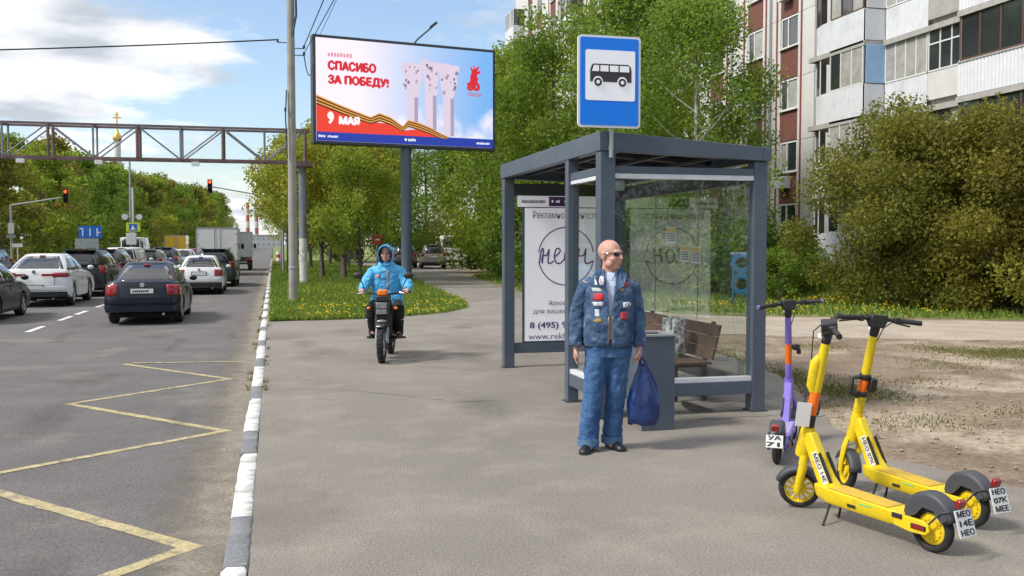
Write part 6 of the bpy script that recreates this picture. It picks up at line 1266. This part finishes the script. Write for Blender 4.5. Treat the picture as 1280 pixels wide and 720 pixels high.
for j, (x, y, p, s, m, l_) in enumerate([(2.3, 47.2, 0, 1.0, 'leaf_yellow', 'yellow green tree beside the gantry column'), (3.2, 45.2, 1, .95, 'leaf_yellow', 'bright yellow green young tree just right of the gantry column'), (3.5, 40.6, 1, (.62, .62, .74), 'leaf_fresh', 'small thin tree on the verge nearest the billboard post'), (3.4, 49, 0, 1.05, 'leaf_fresh', 'fresh green tree behind the bright yellow green one'), (1.6, 54, 1, 1.0, 'leaf_yellow', 'yellow green tree close to the kerb behind the gantry'), (3.9, 57, 0, 1.1, 'leaf_mid', 'mid green tree at the drive edge behind the billboard post'), (2.4, 66, 1, 1.15, 'leaf_fresh', 'fresh green kerbside tree beyond the traffic light arm'), (4.2, 76, 0, 1.2, 'leaf_mid', 'mid green tree far along the verge'), (2.0, 90, 1, 1.2, 'leaf_yellow', 'yellow green tree far along the verge'), (3.5, 108, 0, 1.35, 'leaf_mid', 'mid green tree at the far end of the verge'), (2.6, 135, 1, 1.4, 'leaf_fresh', 'fresh green tree beyond the end of the verge'), (4.0, 170, 0, 1.6, 'leaf_olive', 'olive tree furthest down the right roadside')]):
    plant('verge_tree', 'tree', l_, MID[p], (x, y, 0), j * 1.3, s, m, VG)
RG = 'large trees between the drive and the houses'
for j, (x, y, p, s, m, l_) in enumerate([(13.2, 51, 2, 1.0, 'leaf_fresh', 'broad fresh green tree right of the billboard'), (13.0, 44.5, 0, .98, 'leaf_mid', 'tall mid green tree behind the shelter\'s left end'), (14.6, 37.5, 1, .97, 'leaf_birch', 'drooping birch behind the bus stop sign'), (15.0, 32.5, 1, .80, 'leaf_birch', 'slender birch right of the bus stop sign'), (17.6, 43, 0, 1.0, 'leaf_mid', 'tall tree close to the apartment facade'), (14.0, 59, 2, 1.1, 'leaf_mid', 'broad tree beyond the parked cars\' side of the drive'), (18.2, 54, 0, 1.05, 'leaf_fresh', 'fresh green tree against the far facade'), (16.5, 68, 2, 1.15, 'leaf_olive', 'olive tree over the parked minibus'), (10.5, 92, 0, 1.1, 'leaf_mid', 'tree closing the end of the drive'), (6.2, 98, 2, 1.0, 'leaf_fresh', 'fresh green tree at the far end of the drive'), (15.5, 100, 2, 1.2, 'leaf_mid', 'mid green tree at the far right end of the drive'), (19.8, 80, 0, 1.1, 'leaf_birch', 'tall tree beside the far facade')]):
    plant('tall_tree', 'tree', l_, BIG[p], (x, y, 0), j * 2.1, s, m, RG)
for j, (x, y, p, s, m, l_) in enumerate([(16.9, 23.6, 0, 1.0, 'leaf_olive', 'huge olive brown bush in front of the glazed balconies'), (18.9, 20.4, 1, 1.0, 'leaf_rust', 'huge rusty olive bush at the picture edge'), (20.6, 24.6, 0, .95, 'leaf_olive', 'olive bush behind the two huge ones'), (17.9, 22.2, 1, (.9, .9, .96), 'leaf_olive', 'olive bush filling the gap between the two huge ones'), (20.9, 18.4, 0, (1.05, 1.05, .98), 'leaf_rust', 'rusty bush mostly cut off by the right picture edge')]):
    plant('large_bush', 'bush', l_, BUSH[p], (x, y, 0), j * 2.0 + .4, s, m, 'large bushes in front of the houses')
for j, (x, y, s, m, l_) in enumerate([(16.2, 29.6, 1.25, 'leaf_deep', 'deep green shrub left of the huge olive bush'), (15.2, 27.0, .7, 'leaf_mid', 'low green shrub at the foot of the huge olive bush'), (14.4, 31.5, 1.2, 'leaf_fresh', 'fresh green shrub seen through the shelter glass'), (12.6, 33.8, 1.15, 'leaf_mid', 'green shrub behind the shelter poster'), (11.2, 38.6, 1.25, 'leaf_mid', 'green shrub along the drive behind the shelter'), (10.9, 43, 1.3, 'leaf_deep', 'dark shrub along the drive'), (11.9, 47.5, 1.3, 'leaf_mid', 'green shrub near the parked cars'), (13.1, 57, 1.4, 'leaf_deep', 'dark shrub right of the parked cars'), (18.3, 31.5, 1.0, 'leaf_mid', 'shrub against the foot of the apartment block'), (15.6, 36.2, 1.5, 'leaf_mid', 'dense green shrub under the birches'), (19.6, 37, 1.5, 'leaf_deep', 'dark shrub against the building plinth')]):
    plant('shrub', 'shrub', l_, SHRUB[j % 2], (x, y, 0), j * 1.7, (s * 1.15, s * 1.15, s), m, 'shrubs between the drive and the houses')

# the street goes on behind the camera: trees that the shelter glass and the cars mirror
for j, (x, y, p, s, m) in enumerate([(7.5, -16, 0, .8, 'leaf_mid'), (3.6, -24, 2, .9, 'leaf_fresh'), (11.5, -21, 2, .9, 'leaf_mid'), (8.5, -33, 0, 1.0, 'leaf_olive'), (15.5, -14, 1, .8, 'leaf_birch'), (-19.5, -12, 2, 1.0, 'leaf_mid'), (-21, -26, 0, 1.1, 'leaf_fresh'), (-20, 8, 0, .95, 'leaf_mid'), (-21, 24, 2, 1.0, 'leaf_fresh'), (-20.5, 38, 0, .95, 'leaf_mid'), (-21.5, 50, 2, .9, 'leaf_yellow')]):
    plant('street_tree', 'tree', f'{words_.get(m, "birch green")} street tree behind the camera, {ordn[j]} of those mirrored in the glass', BIG[p], (x, y, -.05), j * 1.9, s, m, 'street trees beside and behind the camera')

# ------------------------------------------------------------------ grass, dandelions, weeds
mat('grass_blade', (.125, .205, .02), .6, col2=(.21, .28, .034), vs_=.6, trans=.4, island=.35)
mat('grass_dry', (.19, .175, .045), .7, col2=(.13, .16, .03), vs_=.8, trans=.3, island=.3)
mat('dandelion', (.75, .50, .01), .6, var=.1, trans=.2)
def blades(x, y, h, z, rs, w=.02):
    n = len(x); a = rs.uniform(0, 2 * PI, n); lean = rs.normal(0, .35, (n, 2)) * h[:, None]; dx, dy = np.cos(a) * w, np.sin(a) * w
    return np.stack([np.stack([x - dx, y - dy, np.full(n, z)], 1), np.stack([x + dx, y + dy, np.full(n, z)], 1), np.stack([x + lean[:, 0], y + lean[:, 1], z + h], 1)], 1).reshape(-1, 3)
def stuff(name, q, k, m, label, cat):
    o = bpy.data.objects.new(name, fast_mesh(name, q, k, [m])); COL.objects.link(o); return tag(o, label, cat, None, 'stuff')
rs = np.random.RandomState(5)
def sample(poly, n, near=1.0):
    xs_ = [p[0] for p in poly]; ys_ = [p[1] for p in poly]; x = rs.uniform(min(xs_), max(xs_), n * 3); y = min(ys_) + (max(ys_) - min(ys_)) * rs.rand(n * 3) ** near; k = inside(x, y, poly); return x[k][:n], y[k][:n]
x, y = sample([(a + (.05 if a < 0 else 0), b) for a, b in VERGE], 52000, 2.0); stuff('verge_grass', blades(x, y, rs.uniform(.05, .15, len(x)) * np.clip((y - 15) / 12, .9, 2.2), .01, rs, .024), 3, 'grass_blade', 'short green grass covering the verge', 'grass')
x, y = sample(STRIP, 60000, 2.2); stuff('lawn_grass', blades(x, y, rs.uniform(.07, .24, len(x)), .0, rs, .026), 3, 'grass_blade', 'long grass below the bushes and shrubs', 'grass')
def clumps(cs, per, sd): return np.concatenate([np.stack([rs.normal(cx, sd, per), rs.normal(cy, sd, per)], 1) for cx, cy in cs])
p = clumps([(rs.uniform(5.6, 15), rs.uniform(6, 15)) for _ in range(22)] + [(rs.uniform(10.5, 15.5), 13.6 - (c_ := rs.uniform(0, 1)) * 1.2 + rs.uniform(-.5, .5)) for _ in range(60)] + [(6.65 + rs.uniform(-.25, .25), rs.uniform(9.5, 15)) for _ in range(34)], 190, .26); k = ~inside(p[:, 0], p[:, 1], PAVE) & ~inside(p[:, 0], p[:, 1], PATH); p = p[k]
stuff('yard_weeds', blades(p[:, 0], p[:, 1], rs.uniform(.012, .045, len(p)), -.02, rs, .008), 3, 'grass_dry', 'thin weeds and worn grass on the dirt yard', 'weeds')
p = clumps([(-.14, rs.uniform(11, 22)) for _ in range(10)] + [(-.32, rs.uniform(12, 40)) for _ in range(40)], 22, .035); p = p[(p[:, 0] > -.15) | (p[:, 0] < -.305)]
stuff('kerb_weeds', np.concatenate([blades(q_[:, 0], q_[:, 1], rs.uniform(.02, .07, len(q_)), z_, rs, .007) for q_, z_ in ((p[p[:, 0] > -.15], .0), (p[p[:, 0] < -.3], -.148))]), 3, 'grass_dry', 'sparse weeds along the painted kerb', 'weeds')
def heads(x, y, z0, z1, r):
    n = len(x); z = rs.uniform(z0, z1, n); out = []
    for k in range(6):
        a = 2 * PI * k / 6; out.append(np.stack([x + r * math.cos(a), y + r * math.sin(a) * .7, z + r * .7 * math.sin(a)], 1))
    return np.stack(out, 1).reshape(-1, 3)
cl = [(rs.uniform(.8, 5.4), 22.8 + 16 * rs.rand() ** 1.5) for _ in range(46)]; p = clumps(cl, 13, .42); p = p[inside(p[:, 0], p[:, 1], VERGE)]; p2 = clumps([(1.9 + rs.uniform(-.8, 1.8), rs.uniform(36, 44)) for _ in range(16)], 30, .35); p = np.concatenate([p, p2]); stuff('verge_dandelions', heads(p[:, 0], p[:, 1], .05, .13, .019), 6, 'dandelion', 'yellow dandelions dotted over the verge grass', 'flowers')
cl = [(rs.uniform(10, 21), rs.uniform(17, 26)) for _ in range(70)]; p = clumps(cl, 12, .5); p = p[inside(p[:, 0], p[:, 1], STRIP)]; stuff('lawn_dandelions', heads(p[:, 0], p[:, 1], .08, .22, .021), 6, 'dandelion', 'yellow dandelions in the grass below the big bushes', 'flowers')
# litter and pebbles on the dirt
mat('pebble', (.30, .27, .23), .9, var=.3, vs_=3)
b = MB(); r_ = random.Random(3)
for i in range(420):
    x, y = r_.uniform(4.9, 9), r_.uniform(4.5, 11)
    if inside(np.array([x]), np.array([y]), PAVE)[0] and r_.random() > .12: continue
    s = r_.uniform(.006, .02); b.ball((x, y, -.012), (s, s * r_.uniform(.6, 1), s * .6), 5, 4)
o = b.build('pebbles', 'pebble', None, 60); tag(o, 'small stones scattered along the pavement edge', 'stones', None, 'stuff')

# ------------------------------------------------------------------ far things
mat('gold', (.72, .46, .10), .3, .9, var=.05)
t = thing('church_dome', 'gilded church cupola with a cross above the far trees', 'church', (-35, 240, 0))
MB().lathe([(1.0, 0), (1.0, 21), (.75, 21.3), (.75, 25.6)], 16).build('tower', 'tile_white', t, 30); MB().lathe([(.7, 25.6), (1.0, 26.0), (1.05, 26.4), (.85, 27.0), (.4, 27.7), (.15, 28.4), (.1, 29.2)], 20).build('dome', 'gold', t, 60); MB().b2((-.16, -.12, 29), (.16, .12, 32.4)).b2((-.9, -.12, 30.9), (-.161, .12, 31.2)).b2((.161, -.12, 30.9), (.9, .12, 31.2)).b2((-.5, -.12, 31.6), (-.161, .12, 31.8)).b2((.161, -.12, 31.6), (.5, .12, 31.8)).build('cross', 'gold', t)
mat('chimney_red', (.38, .13, .10), .8); mat('chimney_white', (.55, .52, .5), .8); mat('far_block', (.50, .50, .50), .8, var=.1, vs_=.05)  # far blocks paled, distance haze put into their colour
for x, l_ in ((-17.5, 'red and white striped chimney far down the road'), (-11.5, 'second striped chimney, just right of the other')):
    t = thing('factory_chimney', l_, 'chimney', (x, 700, 0), 0, 'factory chimneys on the horizon')
    for i in range(7): MB().cyl((0, 0, i * 4.4), (0, 0, i * 4.4 + 4.4), 1.5 - i * .06, 14, 1.44 - i * .06).build('shaft_band', 'chimney_red' if i % 2 == 0 else 'chimney_white', t, 40)
for x, y, w, h, l_ in ((-30, 560, 16, 16, 'pale far block of flats left of the chimneys'), (-8, 640, 26, 7, 'low pale far building at the end of the road'), (14, 600, 14, 14, 'far grey building right of the chimneys')):
    t = thing('far_building', l_, 'building', (x, y, 0), 0, 'buildings at the end of the road'); MB().b2((-w / 2, 0, 0), (w / 2, 12, h)).build('wall', 'far_block', t); MB().b2((-w / 2 - .3, -.3, h), (w / 2 + .3, 12.3, h + .8)).build('roof', 'slab_grey', t)
    wm = shared(MB().b2((-.7, -.12, 0), (.7, -.02, 1.6)), 'curtain')
    for a in range(int(w / 3.2)):
        for c in range(int(h / 3.2)): inst('window', wm, None, t, (-w / 2 + 1.8 + a * 3.2, 0, 1 + c * 3.2))
# blue play panel behind the lawn
mat('play_blue', (.012, .13, .27), .5)
t = thing('play_panel', 'blue playground board with round holes seen beyond the shelter glass', 'playground panel', (12.9, 24.9, 0), R(-24))
for z in (.62, 1.22):
    prof = []
    for k in range(24): a = 2 * PI * k / 24; prof.append([(r_ * math.cos(a), d, z + r_ * math.sin(a) * 1.0) for r_, d in ((.16, 0), (.30, 0), (.30, .04), (.16, .04))])
    MB().loft(prof + [prof[0]], cap=False).build('ring_panel', 'play_blue', t, 40)
for x in (-.22, .22): MB().cyl((x, .06, 0), (x, .06, 1.5), .03, 10).build('leg', 'play_blue', t, 40)
